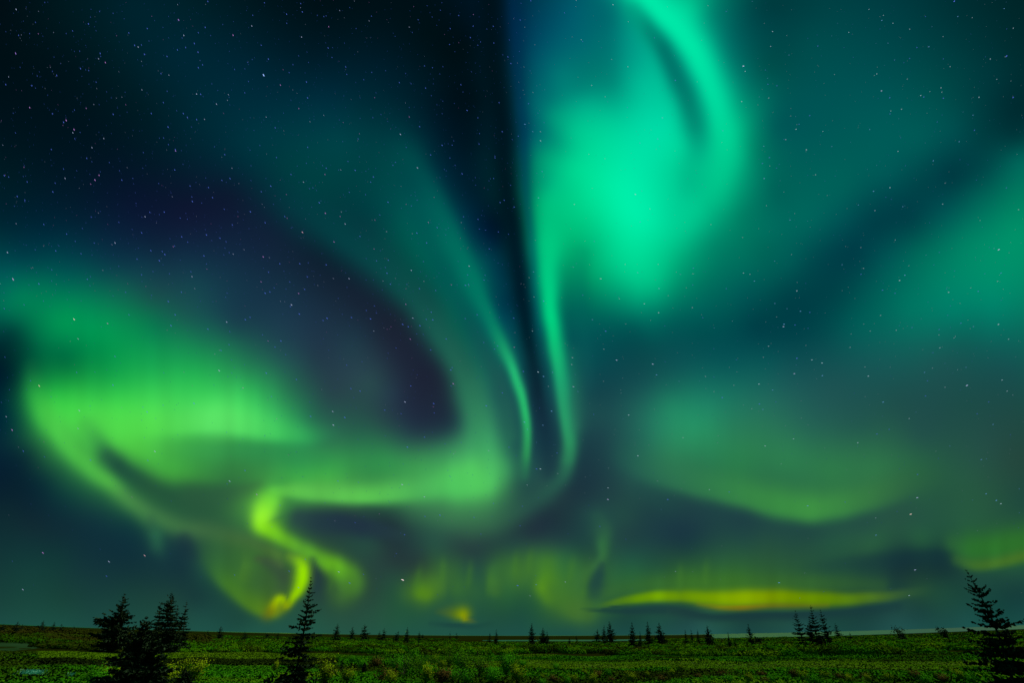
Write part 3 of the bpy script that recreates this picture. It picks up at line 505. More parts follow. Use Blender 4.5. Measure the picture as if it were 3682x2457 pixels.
AURORAS = [
 ('bright teal aurora curled like a hook at the top, with a narrow stem below', 84, 40,
  [(1195, -250), (1790, -250), (1830, 300), (1800, 600), (1650, 720), (1480, 765), (1350, 735), (1342, 900), (1352, 1120), (1280, 1120), (1262, 900), (1235, 720), (1205, 500), (1180, 200)]),
 ('long green aurora arc sweeping down from the upper left into a bright elbow', 76, 40,
  [(560, 300), (980, 300), (1140, 560), (1238, 860), (1240, 1120), (1150, 1235), (930, 1205), (668, 1172), (645, 1120), (770, 1000), (1000, 950), (890, 700), (600, 470)]),
 ('broad bright green oval aurora swirl filling the left side of the sky', 84, 40,
  [(-220, 600), (400, 640), (790, 860), (775, 1000), (640, 1115), (555, 1150), (590, 1262), (420, 1262), (200, 1160), (30, 960), (-220, 780)]),
 ('yellow green S shaped aurora ribbon and glowing loop above the tall thin spruce', 84, 30,
  [(540, 1145), (650, 1110), (670, 1175), (850, 1280), (870, 1395), (745, 1400), (715, 1420), (600, 1440), (440, 1262), (590, 1262)]),
 ('soft green aurora veil with a curved lower edge right of the stem', 92, 40,
  [(1380, 850), (1800, 800), (2220, 950), (2220, 1110), (1900, 1240), (1550, 1160), (1380, 1110)]),
 ('teal green aurora patch at the right edge of the sky', 100, 60,
  [(2900, 250), (2200, 480), (1940, 760), (2050, 810), (2900, 800)]),
 ('flat yellow aurora band with an orange underside low over the horizon trees', 98, 12,
  [(1385, 1338), (1600, 1325), (1900, 1325), (2180, 1325), (2180, 1385), (1900, 1418), (1385, 1405)]),
 ('dim green aurora patch low at the right above the tree with the leaning tip', 84, 20,
  [(2150, 1205), (2900, 1150), (2900, 1300), (2235, 1335), (2160, 1285)]),
 ('faint green aurora veils low in the middle, left of the yellow band', 90, 20,
  [(940, 1270), (1120, 1255), (1230, 1225), (1360, 1150), (1420, 1190), (1400, 1260), (1345, 1400), (1240, 1400), (1130, 1385), (950, 1385)]),
 ('small yellow aurora spot just above the horizon near the middle', 96, 10,
  [(990, 1386), (1125, 1386), (1135, 1438), (990, 1430)]),
]
FLOOR = lin(np.array([20., 58., 60.]))
sky_light = LIGHT.copy()
gpix = C[:, 1]
visible_front = fz > 0.15
for k, (label, g0, soft, poly) in enumerate(AURORAS):
    s = poly_mask(vx, vy, poly, soft) * smooth(gpix, g0, g0 + 34) * visible_front
    part = np.maximum(LIGHT - FLOOR, 0) * s[:, None]
    sky_light -= part
    fm = (s[F] > 0.02).any(1)
    f = F[fm]
    used, inv = np.unique(f, return_inverse=True)
    o = mesh_obj('aurora', D[used] * (52000.0 - 400.0 * k), inv.reshape(-1, 4), M_AUR, colors=part[used], smooth_shade=True)
    tag(o, label, 'aurora', 'northern lights over the tundra')
sky_light = np.maximum(sky_light, 0)
sky = mesh_obj('sky', D * 60000.0, F, M_SKY, colors=sky_light, smooth_shade=True)
tag(sky, kind='structure')

# stars, each a short trail
def make_stars():
    P = []
    def add(x, y, b, col, size):
        px, py = 1700., -500.
        tx, ty = -(y - py), (x - px)
        n = math.hypot(tx, ty)
        ln = size * (0.9 + n / 1500.0); wd = size * 0.62
        P.append((x, y, tx / n, ty / n, ln, wd, b, col))
    blue, white, pink = (0.12, 0.22, 1.0), (0.55, 0.66, 1.0), (0.75, 0.35, 1.0)
    rs = np.random.default_rng(5)
    n = 0
    while n < 4400:
        x = rs.uniform(-30, 2380); y = rs.uniform(-30, 1380)
        k = rs.uniform()
        dens = 1.0 if y < 700 else max(0.10, 1 - (y - 700) / 620)
        if x > 1250: dens *= 0.62
        if 1250 < x < 1720 and y < 720: dens *= 0.55
        if x < 750 and y > 700: dens *= 0.45
        if k > dens: continue
        m = rs.uniform() ** 4.5
        b = 0.15 + 0.6 * m
        c = rs.uniform()
        col = blue if c < 0.80 else (white if c < 0.93 else pink)
        if x > 1200 and c > 0.35: col = (0.6, 0.85, 1.0) if c > 0.6 else (0.2, 0.5, 1.0)
        add(x, y, b, col, 0.58 + 0.55 * m)
        n += 1
    for x, y, b, s, col in [(605, 172, 1.6, 3.4, (0.3, 0.5, 1.0)), (1706, 151, 1.3, 2.8, white), (924, 1332, 1.4, 3.0, (1, .8, .8)), (332, 1276, .8, 2.2, (1, .6, .7)), (250, 1290, .7, 2.2, white),
            (90, 886, .9, 2.4, (1, .9, .6)), (170, 733, 1.0, 2.4, (1, .9, .8)), (2090, 1181, 1.0, 2.6, (1, .8, .7)), (2292, 573, 1.0, 2.8, white), (2219, 885, .9, 2.8, white), (1415, 827, .9, 2.2, white),
            (1498, 836, .9, 2.2, white), (694, 533, .9, 2.2, (1, .6, .8)), (2023, 208, .9, 2.4, white), (503, 851, .9, 2.2, white), (765, 976, .9, 2.2, white), (1458, 446, .8, 2.2, white), (923, 1113, .8, 2.2, white),
            (30, 641, 1.0, 2.6, (.7, .5, 1)), (36, 122, .9, 2.4, (.5, .3, 1)), (152, 276, .9, 2.2, pink), (170, 297, .9, 2.2, pink), (218, 413, .8, 2.2, pink), (403, 346, .8, 2.2, (.5, .3, 1)), (2120, 222, .8, 2.2, blue),
            (2165, 225, .8, 2.2, blue), (2310, 128, .9, 3.0, blue), (2190, 2, .9, 3.2, blue), (2325, 223, .8, 2.8, blue), (410, 45, .9, 2.4, (.5, .3, 1)), (669, 700, .9, 2.2, white), (2105, 1143, .8, 2.4, white), (1798, 750, .9, 2.2, white),
            (1823, 858, .8, 2.2, white), (446, 99, .8, 2.2, blue), (616, 135, .8, 2.2, blue), (203, 54, .8, 2.2, blue), (535, 80, .8, 2.2, pink), (919, 308, .9, 2.2, white), (958, 385, .8, 2.2, white), (1316, 888, .8, 2.0, white),
            (1180, 475, .7, 2.0, blue), (1803, 320, .7, 2.0, white), (527, 1105, .8, 2.2, (.5, .7, 1)), (1040, 881, .8, 2.0, pink), (1395, 1147, .8, 2.2, (.6, .6, 1)), (2100, 1309, .7, 2.4, white)]:
        add(x, y, b * .8, col, s * .56)
    V, Fs, Cc = [], [], []
    for x, y, tx, ty, ln, wd, b, col in P:
        k = len(V)
        for a, c in ((-1, 0), (-.5, -1), (.5, -1), (1, 0), (.5, 1), (-.5, 1)):
            qx = (x + tx * ln * a - ty * wd * c * .8) * 1.5668; qy = (y + ty * ln * a + tx * wd * c * .8) * 1.5668
            d = ray(qx, qy); d = d / np.linalg.norm(d)
            V.append(d * 46000.0); Cc.append([col[0] * b, col[1] * b, col[2] * b])
        Fs.append([k, k + 1, k + 2, k + 3]); Fs.append([k, k + 3, k + 4, k + 5])
    o = mesh_obj('stars', V, np.array(Fs), M_STAR, colors=np.array(Cc))
    tag(o, 'countless small blue and white stars drawn into short trails across the night sky', 'stars', kind='stuff')
make_stars()

# ------------------------------------------------------------------ land and water
def polar_sheet(name, az, r, hfun, mat):
    A, R = np.meshgrid(az, r)
    x = np.sin(A) * R; y = np.cos(A) * R
    z = hfun(x, y)
    V = np.stack([x, y, z], -1).reshape(-1, 3)
    nr, na = A.shape
    i = np.arange(nr - 1)[:, None] * na; j = np.arange(na - 1)[None]
    Fq = np.stack([i + j, i + j + 1, i + na + j + 1, i + na + j], -1).reshape(-1, 4)[:, ::-1]
    return mesh_obj(name, V, Fq, mat, smooth_shade=True)

az = np.radians(np.concatenate([np.arange(-180, -60, 5.0), np.arange(-60, 60, 0.5), np.arange(60, 180.1, 5.0)]))
ground = polar_sheet('ground', az, np.concatenate([[0.01, 3, 8, 15], np.geomspace(20, 700, 170), np.geomspace(760, 40000, 24)]), height, M_GROUND)
tag(ground, kind='structure')

def quad_strip(name, top, bottom, mat, lift, n=60):
    """A sheet on the ground whose far edge and near edge are given in photo pixels."""
    t = np.linspace(0, 1, n)
    def path(pts):
        pts = np.array(pts, float); return np.interp(t, np.linspace(0, 1, len(pts)), pts[:, 0]), np.interp(t, np.linspace(0, 1, len(pts)), pts[:, 1])
    ax, ay = path(top); bx, by = path(bottom)
    V = []
    m = 7
    for i in range(n):
        a = ground_at(ax[i], ay[i]); b = ground_at(bx[i], by[i])
        for j in range(m):
            p = a.lerp(b, j / (m - 1)); V.append((p.x, p.y, float(height(p.x, p.y)) + lift))
    i = np.arange(n - 1)[:, None] * m; j = np.arange(m - 1)[None]
    Fq = np.stack([i + j, i + j + 1, i + m + j + 1, i + m + j], -1).reshape(-1, 4)
    return mesh_obj(name, V, Fq, mat, smooth_shade=True)

# the bay: from its shore on the right out to the horizon, and far off all along it
def make_sea():
    az = np.radians(np.arange(-60, 60.01, 0.5))
    shore = []
    sp = [(2600, 2299), (2700, 2296), (3000, 2290), (3250, 2282), (3500, 2272.5), (3682, 2265.5), (3900, 2256)]
    SA = []; SR = []
    for px, py in sp:
        p = ground_at(px, py); SA.append(math.atan2(p.x, p.y)); SR.append(math.hypot(p.x, p.y))
    r0 = np.where(az < SA[0] - 0.02, 3800.0, np.interp(az, SA, SR))
    k = np.linspace(0, 1, 26) ** 1.5
    V = []
    for i, a in enumerate(az):
        for t in k:
            r = r0[i] * (38000.0 / r0[i]) ** t
            x, y = math.sin(a) * r, math.cos(a) * r
            V.append((x, y, float(bow(x, y)) + 0.25))
    m = len(k)
    i = np.arange(len(az) - 1)[:, None] * m; j = np.arange(m - 1)[None]
    Fq = np.stack([i + j, i + j + 1, i + m + j + 1, i + m + j], -1).reshape(-1, 4)
    tag(mesh_obj('sea', V, Fq, M_WATER, smooth_shade=True), kind='structure')
make_sea()

river = quad_strip('river', [(1735, 2305), (1812, 2304), (1900, 2303.5), (2135, 2303), (2300, 2301), (2450, 2299), (2620, 2297)],
                   [(1735, 2306.5), (1812, 2308.5), (1900, 2308.5), (2135, 2308.5), (2300, 2307), (2450, 2305), (2620, 2302)], M_WATER, 0.10)
tag(river, kind='structure')
track = quad_strip('track', [(1560, 2374), (1900, 2376), (2300, 2383), (2700, 2386), (3100, 2383), (3400, 2380), (3700, 2374)],
                   [(1560, 2386), (1900, 2394), (2300, 2408), (2700, 2416), (3100, 2412), (3400, 2414), (3700, 2412)], M_PATH, 0.012)
tag(track, kind='structure')
meadow = quad_strip('meadow', [(120, 2352), (400, 2355), (640, 2362), (900, 2367), (1200, 2370)], [(120, 2380), (400, 2395), (640, 2440), (900, 2440), (1200, 2392)], M_MEADOW, 0.010)
tag(meadow, kind='structure')
M_MARSH = soil_mat('wet_marsh', [(0.004, 0.016, 0.004), (0.009, 0.028, 0.010), (0.014, 0.040, 0.020)], 0.14, 0.3)
marsh = quad_strip('marsh', [(-60, 2300), (60, 2302), (150, 2305), (215, 2312)], [(-60, 2352), (60, 2342), (150, 2332), (215, 2320)], M_MARSH, 0.014)
tag(marsh, kind='structure')
pool = quad_strip('pool', [(-30, 2362), (0, 2362), (15, 2364), (34, 2367)], [(-30, 2372), (0, 2370), (15, 2370), (34, 2369)], M_POOL, 0.02, 16)
tag(pool, kind='structure')

# ------------------------------------------------------------------ leaf scatter
def leaves(centers, sizes, up=0.5, r_=None, aspect=0.55, out=None):
    """One four-sided leaf clump at each centre, turned at random but mostly facing up."""
    g = r_ or rng
    n = len(centers)
    nrm = g.normal(size=(n, 3))
    if out is None:
        nrm[:, 2] = np.abs(nrm[:, 2]) + up
    else:
        nrm = nrm * .26 + out
    nrm /= np.linalg.norm(nrm, axis=1)[:, None]
    t = np.cross(nrm, g.normal(size=(n, 3))); t /= np.linalg.norm(t, axis=1)[:, None]
    b = np.cross(nrm, t)
    s = sizes[:, None]
    V = np.stack([centers - t * s, centers - b * s * aspect + t * s * .1, centers + t * s, centers + b * s * aspect + t * s * .1], 1).reshape(-1, 3)
    return V, np.arange(4 * n).reshape(-1, 4)

def thicket():
    Vs, Ts = [], []
    def band(n, az0, az1, r0, r1, hh, ww, per, ls, keep=None, tr=(.1, .9)):
        a = rng.uniform(az0, az1, n); r = np.sqrt(rng.uniform(r0 * r0, r1 * r1, n))
        x = np.sin(a) * r; y = np.cos(a) * r
        open_ = (x / y < -0.80 - .06 * np.sin(y * .15)) & (r < 132)                     # the open marsh at the far left
        x, y, r = x[~open_], y[~open_], r[~open_]
        if keep is not None:
            k = keep(x, y, r); x, y, r = x[k], y[k], r[k]
        # willows stand in drifts
        dr = np.sin(x * .09 + 1.1) * np.sin(y * .06 + .3) + .6 * np.sin(x * .23 + y * .11) + rng.normal(size=len(x)) * .35
        h = hh * np.clip(0.72 + 0.30 * dr, 0.18, 1.35)
        w = ww * rng.uniform(.7, 1.3, len(x))
        n = len(x)
        u = rng.normal(size=(n, per, 3)); u[..., 2] = np.abs(u[..., 2]); u /= np.linalg.norm(u, axis=-1, keepdims=True)
        u *= rng.uniform(.55, 1.0, (n, per, 1)) ** .5
        lump = 1 + .22 * np.sin(u[..., 0] * 7 + x[:, None]) * np.sin(u[..., 1] * 6 + y[:, None])
        c = np.empty((n, per, 3))
        c[..., 0] = x[:, None] + u[..., 0] * w[:, None] * lump
        c[..., 1] = y[:, None] + u[..., 1] * w[:, None] * lump
        c[..., 2] = height(x, y)[:, None] + u[..., 2] * h[:, None] * lump
        sz = rng.uniform(.6, 1.25, n * per) * ls
        V, _ = leaves(c.reshape(-1, 3), sz, .4, out=(u * np.array([1, 1, 1.15])).reshape(-1, 3) / np.linalg.norm(u.reshape(-1, 3), axis=1)[:, None], aspect=.8)
        tint = np.clip(np.repeat(rng.uniform(*tr, n), per) + rng.normal(size=n * per) * .05, 0, 1)
        Vs.append(V); Ts.append(np.repeat(tint, 4))
    R = math.radians
    edge = lambda r0: (lambda x, y, r: r > r0 + 10 * np.sin(x * .12) + 6 * np.sin(x * .05 + 2))
    band(800, R(-33), R(50), 86, 130, 1.25, 2.3, 420, .13, edge(98))
    band(1500, R(-34), R(50), 122, 185, 1.05, 2.8, 230, .18)
    band(1700, R(-34), R(50), 175, 260, 0.62, 3.6, 120, .27)
    band(900, R(-50), R(-29), 150, 300, 1.45, 3.2, 170, .26, None, (.0, .05))
    band(330, R(-50), R(-33), 96, 160, 1.2, 2.8, 260, .17, None, (.0, .30))
    band(700, R(14), R(50), 240, 420, 0.75, 4.2, 90, .34)
    band(1500, R(-36), R(-6), 250, 520, 0.62, 4.2, 90, .34, None, (.0, .6))
    V = np.concatenate(Vs); T = np.concatenate(Ts)
    o = mesh_obj('willow_thicket', V, np.arange(len(V)).reshape(-1, 4), M_THICKET, tint=T)
    tag(o, 'dense dark green willow thicket covering the flat land up to the horizon', 'thicket', kind='stuff')
thicket()

def grass():
    n = 230000
    a = rng.uniform(math.radians(-52), math.radians(52), n); r = np.sqrt(rng.uniform(36 ** 2, 98 ** 2, n))
    x = np.sin(a) * r; y = np.cos(a) * r
    f = y * CT + (height(x, y) - CAM_H) * ST
    px = CX + FX * x / f; py = CY - FX * (-y * ST + (height(x, y) - CAM_H) * CT) / f      # zones surveyed on the photograph
    wv = 3 * np.sin(px * .011) + 2 * np.sin(px * .027 + 1) + rng.normal(size=n) * 1.2
    patch = np.sin(x * .31 + .5) * np.sin(y * .27 + 1) + .6 * np.sin(x * .11 - y * .19) + rng.normal(size=n) * .25
    tone = .46 + .17 * patch
    h = np.clip(.14 + .08 * patch, .05, .40)
    west = (px < 1210) & (px > 130)
    q = py + wv
    lane = west & (q < 2377); tone[lane] = .84 + .04 * patch[lane]; h[lane] = .10
    dark = west & (q >= 2377) & (q < 2396); tone[dark] = .08 + .05 * patch[dark]; h[dark] = .22
    mead = (px > 330) & (px < 980) & (q >= 2396); tone[mead] = .60 + .05 * patch[mead]; h[mead] = .09
    far_w = (px <= 130); tone[far_w] = .30 + .08 * patch[far_w]
    low_w = (px < 330) & (q >= 2396); tone[low_w] = .38 + .14 * patch[low_w]
    tr = (px > 1560) & (q > 2380) & (q < 2409 + (px > 1900) * 2); tone[tr] = .76 + .03 * patch[tr]; h[tr] = .06
    tu = (px > 1560) & (q >= 2411); tone[tu] = .36 + .26 * patch[tu]
    c = np.stack([x, y, height(x, y)], -1)
    d = rng.normal(size=(n, 3)); d[:, 2] = 0; d /= np.linalg.norm(d, axis=1)[:, None]
    lean = np.stack([-d[:, 1], d[:, 0], 0 * d[:, 0]], 1) * rng.uniform(.7, 1.7, n)[:, None]
    w = rng.uniform(.06, .14, n)[:, None]
    up = np.array([0, 0, 1.]) * h[:, None]
    V = np.stack([c - d * w, c + d * w, c + up + lean * h[:, None] + d * w * .5, c + up + lean * h[:, None] - d * w * .5], 1).reshape(-1, 3)
    t = np.repeat(np.clip(tone + rng.normal(size=n) * .03, 0, 1), 4)
    tag(mesh_obj('tundra_grass', V, np.arange(len(V)).reshape(-1, 4), M_GRASS, tint=t), 'low green and yellow grass and herbs covering the near ground', 'grass', kind='stuff')
grass()

# ------------------------------------------------------------------ shrubs one can tell apart in the foreground
def tube(pts, radii, sides=6):
    V, Fq = [], []
    for i, (p, r) in enumerate(zip(pts, radii)):
        for k in range(sides):
            a = 2 * math.pi * k / sides
            V.append((p[0] + math.cos(a) * r, p[1] + math.sin(a) * r, p[2]))
        if i:
            for k in range(sides):
                Fq.append((sides * (i - 1) + k, sides * (i - 1) + (k + 1) % sides, sides * i + (k + 1) % sides, sides * i + k))
    return V, Fq

def merge(parts):
    V, Fq, k = [], [], 0
    for v, f in parts:
        V += list(v); Fq += [tuple(i + k for i in q) for q in f]; k += len(v)
    return V, Fq

def make_shrub(seed, mat, w, h, n):
    g = np.random.default_rng(seed)
    root = bpy.data.objects.new('willow_shrub', None)
    scene.collection.objects.link(root)
    stems, cs = [], []
    for i in range(11):
        a = g.uniform(0, 2 * math.pi); e = g.uniform(.25, 1) * w; hh = h * g.uniform(.6, 1.05)
        pts = [(math.cos(a) * e * t ** 1.3, math.sin(a) * e * t ** 1.3, -.08 + (hh + .08) * t) for t in np.linspace(0, 1, 5)]
        stems.append(tube(pts, [.022, .018, .014, .010, .005], 5))
        for _ in range(n // 11):
            t = g.uniform(.25, 1.03)
            c = np.array([math.cos(a) * e * t ** 1.3, math.sin(a) * e * t ** 1.3, hh * t]) + g.normal(size=3) * (.20 * w + .03)
            c[2] = max(c[2], .04); cs.append(c)
    V, Fq = merge(stems)
    mesh_obj('stems', V, np.array(Fq), M_BARK, root)
    cs = np.array(cs)
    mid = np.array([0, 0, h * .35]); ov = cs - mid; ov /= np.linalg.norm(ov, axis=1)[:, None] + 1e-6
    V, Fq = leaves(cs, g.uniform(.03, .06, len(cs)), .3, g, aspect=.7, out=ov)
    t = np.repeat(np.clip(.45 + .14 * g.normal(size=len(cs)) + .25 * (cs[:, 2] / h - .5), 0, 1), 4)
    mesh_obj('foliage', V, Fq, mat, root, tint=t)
    return root

def copy_tree(o):
    c = o.copy(); scene.collection.objects.link(c)
    for ch in list(o.children):
        d = ch.copy(); scene.collection.objects.link(d); d.parent = c
    return c

SHRUBS = [
 ('low yellow green willow bush in the foreground, brighter than the bushes around it', 'yellow green willow bushes of the foreground', M_BUSH_Y, 21, .75, .95,
  [(690, 2440), (590, 2452), (985, 2405), (1010, 2448), (1090, 2440), (1165, 2452), (1240, 2440), (1400, 2448), (1530, 2452), (1560, 2370), (1590, 2395), (1860, 2450), (1950, 2430), (2060, 2440), (2105, 2420),
   (2130, 2450), (2270, 2440), (2330, 2425), (2420, 2420), (2450, 2400), (2700, 2452), (2890, 2440), (2970, 2430), (3060, 2452), (3130, 2448), (3200, 2440), (3460, 2440), (370, 2420), (420, 2445), (640, 2425)]),
 ('deep green willow bush of the foreground, greener than its yellow neighbours', 'deep green willow bushes of the foreground', M_BUSH_G, 22, .9, 1.05,
  [(1270, 2372), (1300, 2390), (1460, 2400), (1490, 2365), (1620, 2440), (1650, 2400), (1680, 2452), (1770, 2445), (1820, 2420), (1880, 2390), (1540, 2420), (1420, 2420), (1830, 2385), (2000, 2400), (2040, 2455),
   (2540, 2455), (2620, 2448), (2780, 2452), (2930, 2455), (3330, 2450), (3500, 2452), (1950, 2455), (1120, 2420), (1060, 2425), (2190, 2420), (330, 2450)]),
 ('dull russet brown low bush of the foreground', 'russet brown bushes of the foreground', M_BUSH_R, 23, .8, .62,
  [(1350, 2385), (1380, 2440), (1590, 2450), (1730, 2400), (1990, 2440), (2150, 2425), (2200, 2440), (2380, 2440), (2510, 2430), (2740, 2425), (2760, 2448), (2860, 2430), (3020, 2432), (3110, 2428), (3300, 2435), (1180, 2425), (2600, 2428), (3400, 2448)]),
]
SHRUBS.append(('tall rounded green willow bush of the high mound in the middle foreground', 'tall green willow bushes of the middle mound', M_BUSH_G2, 24, 1.5, 1.75,
  [(1500, 2404), (1555, 2392), (1612, 2398), (1665, 2412), (1450, 2420), (1722, 2424)]))
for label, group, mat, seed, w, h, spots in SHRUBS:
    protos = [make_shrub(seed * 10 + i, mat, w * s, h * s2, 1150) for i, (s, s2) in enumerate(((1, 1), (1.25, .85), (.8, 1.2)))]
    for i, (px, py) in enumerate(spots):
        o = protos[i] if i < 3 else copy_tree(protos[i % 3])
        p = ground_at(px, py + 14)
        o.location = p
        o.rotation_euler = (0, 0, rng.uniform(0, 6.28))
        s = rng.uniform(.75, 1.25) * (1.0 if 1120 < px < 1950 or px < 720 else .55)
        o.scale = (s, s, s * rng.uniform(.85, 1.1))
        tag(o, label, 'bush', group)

# grass blades, lower left, with the glow off the water painted into their colour
def water_glow_grass():
    m = leaf_mat('painted_water_glow', [(0.3, (0.12, 0.50, 0.40)), (0.7, (0.45, 0.90, 0.85))], 3.0, .3)
    for spots, n, hh, label in (([(70, 140, 2425, 2435)], 420, .30, 'pale bluish water glow painted on grass blades at the lower left corner'),
                                ([(232, 262, 2432, 2440)], 90, .22, 'small pale water glow painted on grass blades right of the larger one')):
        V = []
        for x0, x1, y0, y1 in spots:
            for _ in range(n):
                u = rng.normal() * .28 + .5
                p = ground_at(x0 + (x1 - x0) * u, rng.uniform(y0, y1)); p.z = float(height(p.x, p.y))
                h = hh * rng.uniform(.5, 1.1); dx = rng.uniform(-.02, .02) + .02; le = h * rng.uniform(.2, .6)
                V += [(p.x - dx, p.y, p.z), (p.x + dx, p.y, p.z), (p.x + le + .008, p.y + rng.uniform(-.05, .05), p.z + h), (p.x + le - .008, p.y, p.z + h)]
        o = mesh_obj('glow_blades', V, np.arange(len(V)).reshape(-1, 4), m, tint=np.repeat(rng.uniform(0, 1, len(V) // 4), 4))
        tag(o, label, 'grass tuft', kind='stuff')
water_glow_grass()

# ------------------------------------------------------------------ spruces
def spruce(tip, base, prof, layers, per, twigs, label, seed, group='spruces on the flat tundra', bend=0.0, spread=1.0, droop=0.12, top=0.0):
    """tip, base: photo pixels; prof: [(t from the tip, left px, right px)], the reach of the branches on each side."""
    g = np.random.default_rng(seed)
    b = ground_at(*base)
    Y = b.y
    t_ = on_plane(tip[0], tip[1], Y)
    ppm = (on_plane(tip[0] + 10, tip[1], Y) - t_).length / 10.0     # metres per photo pixel
    H = t_.z - b.z
    root = bpy.data.objects.new('spruce_tree', None)
    scene.collection.objects.link(root)
    root.location = b
    tag(root, label, 'tree', group)
    dx = t_.x - b.x
    def axis(t):            # t = 0 at the tip, 1 at the foot
        s = 1 - t
        return np.array([dx * s + bend * ppm * math.sin(math.pi * s), 0.0, H * s])
    ts = np.linspace(1, 0, 12)
    r0 = 0.011 * H + 0.02
    pts = [axis(t) for t in ts]; pts[0][2] -= 0.15
    V, Fq = tube(pts, [r0 * (t ** .9) + 0.006 for t in ts], 7)
    mesh_obj('trunk', V, np.array(Fq), M_BARK, root, smooth_shade=True)
    pt = np.array(prof, float)
    C_, S_, Dv, limbs = [], [], [], []
    quads = []
    ppm_s = ppm
    for i in range(layers):
        t = (i + g.uniform(.2, .8)) / layers
        t = 0.015 + t * 0.965
        L = np.interp(t, pt[:, 0], pt[:, 1]) * ppm_s; R = np.interp(t, pt[:, 0], pt[:, 2]) * ppm_s
        o = axis(t)
        nb = max(2, int(round(per * (0.5 + 0.7 * min(1, t * 2)))))
        a0 = g.uniform(0, 6.28)
        for j in range(nb):
            a = a0 + 6.283 * j / nb + g.normal() * .35
            ca = math.cos(a)
            reach = (R * max(ca, 0) + L * max(-ca, 0)) + (L + R) / 2 * (1 - abs(ca))
            reach *= g.uniform(.38, 1.25)
            if g.uniform() < .10: continue
            if reach < 0.02: continue
            rise = (0.60 - 1.0 * t) * reach * g.uniform(.2, 1.4) - droop * reach + g.normal() * .06 * reach
            e = np.array([math.cos(a) * reach, math.sin(a) * reach, 0])
            k = max(3, int(twigs * (0.35 + 0.65 * reach / (max(pt[:, 1:].max() * ppm_s, 1e-3)))))
            sd = np.array([-math.sin(a), math.cos(a), 0])
            fw = np.array([math.cos(a), math.sin(a), 0])
            u = g.uniform(.04, 1.0, k)
            for q in u:
                z = rise * q + 0.16 * reach * q * q          # tips turn up
                c = o + e * q + np.array([0, 0, z])
                sw = (1 - .72 * q) * reach * .30 * spread + .035
                dirv = fw * g.uniform(.3, 1.0) + sd * g.normal() * .9 + np.array([0, 0, g.normal() * .30 - .12])
                dirv /= np.linalg.norm(dirv)
                ln = sw * g.uniform(.6, 1.3)
                wd = ln * g.uniform(.14, .26) + .015 + .00032 * Y
                nv = np.cross(dirv, g.normal(size=3)); nv /= np.linalg.norm(nv)
                quads.append((c - dirv * .15 * ln, c + dirv * .45 * ln + nv * wd, c + dirv * ln, c + dirv * .45 * ln - nv * wd))
                nv2 = np.cross(dirv, nv)
                quads.append((c - dirv * .15 * ln, c + dirv * .45 * ln + nv2 * wd, c + dirv * ln, c + dirv * .45 * ln - nv2 * wd))
    # leader
    for k in range(6):
        c = axis(0.004 * k); ln = .05 * k * min(1, H / 5)
        for _ in range(2):
            a = g.uniform(0, 6.28); d = np.array([math.cos(a) * .6, math.sin(a) * .6, .5]); n2 = np.cross(d, g.normal(size=3)); n2 /= np.linalg.norm(n2)
            quads.append((c, c + d * ln * .5 + n2 * .012, c + d * ln, c + d * ln * .5 - n2 * .012))
    Vq = np.array(quads).reshape(-1, 3)
    mesh_obj('crown', Vq, np.arange(len(Vq)).reshape(-1, 4), M_NEEDLE, root, tint=np.repeat(g.uniform(.1, .9, len(Vq) // 4), 4))
    return root

def cone(w, l=1.0, r=1.0):
    """Reach profile of an ordinary small spruce of half width w."""
    return [(0, .4, .4), (.15, w * .22 * l, w * .22 * r), (.4, w * .55 * l, w * .55 * r), (.7, w * .9 * l, w * .9 * r), (.92, w * l, w * r), (1, w * .8 * l, w * .8 * r)]

T5_PROF = [(0, 1, 1), (.05, 3, 4), (.10, 6, 12), (.15, 12, 16), (.19, 10, 12), (.24, 26, 22), (.30, 30, 34), (.36, 34, 42), (.42, 48, 50), (.48, 62, 44), (.55, 56, 46), (.62, 52, 58), (.70, 72, 62), (.80, 92, 76), (.92, 112, 84), (1, 100, 80)]
spruce((1119, 2077), (1052, 2478), T5_PROF, 25, 6, 28, 'tall thin spruce with separate ragged branch layers, its tip in the yellow aurora loop', 501, bend=6, spread=.8, droop=.10)
T4_PROF = [(0, 1, 1), (.06, 11, 9), (.12, 27, 20), (.2, 37, 32), (.32, 51, 46), (.5, 73, 68), (.7, 105, 88), (.9, 144, 102), (1, 134, 98)]
spruce((527, 2219), (498, 2484), T4_PROF, 24, 9, 38, 'big broad dark spruce at the lower left whose foot is cut by the bottom edge', 502, spread=1.1)
TR_PROF = [(0, 1, 1), (.06, 10, 4), (.1, 20, 6), (.14, 14, 30), (.2, 34, 24), (.26, 42, 40), (.3, 30, 26), (.36, 58, 56), (.42, 52, 60), (.47, 60, 40), (.52, 56, 78), (.6, 84, 72), (.7, 96, 84), (.82, 92, 96), (1, 84, 100)]
spruce((3473, 2050), (3650, 2482), TR_PROF, 22, 6, 32, 'tall leaning spruce with crooked ragged branches at the right edge', 503, bend=20, spread=.85, droop=.0)
spruce((449, 2136), (396, 2352), [(0, 1, 1), (.08, 12, 6), (.2, 28, 14), (.35, 55, 23), (.5, 71, 30), (.65, 76, 44), (.85, 64, 57), (1, 51, 51)], 21, 7, 30, 'dense windblown spruce leaning to the right, leftmost of the big trees', 504, bend=8, spread=1.1, droop=.05)
spruce((618, 2130), (592, 2352), [(0, 1, 1), (.08, 9, 6), (.2, 29, 12), (.4, 49, 20), (.6, 51, 32), (.8, 54, 44), (1, 49, 44)], 22, 9, 28, 'tallest spruce of the clump behind the big broad dark one', 505, bend=6, spread=1.0)
spruce((576, 2176), (562, 2350), [(0, 1, 1), (.1, 8, 5), (.3, 21, 14), (.6, 30, 25), (1, 34, 34)], 17, 8, 22, 'shorter bushy spruce against the left side of the clump of big spruces', 506)
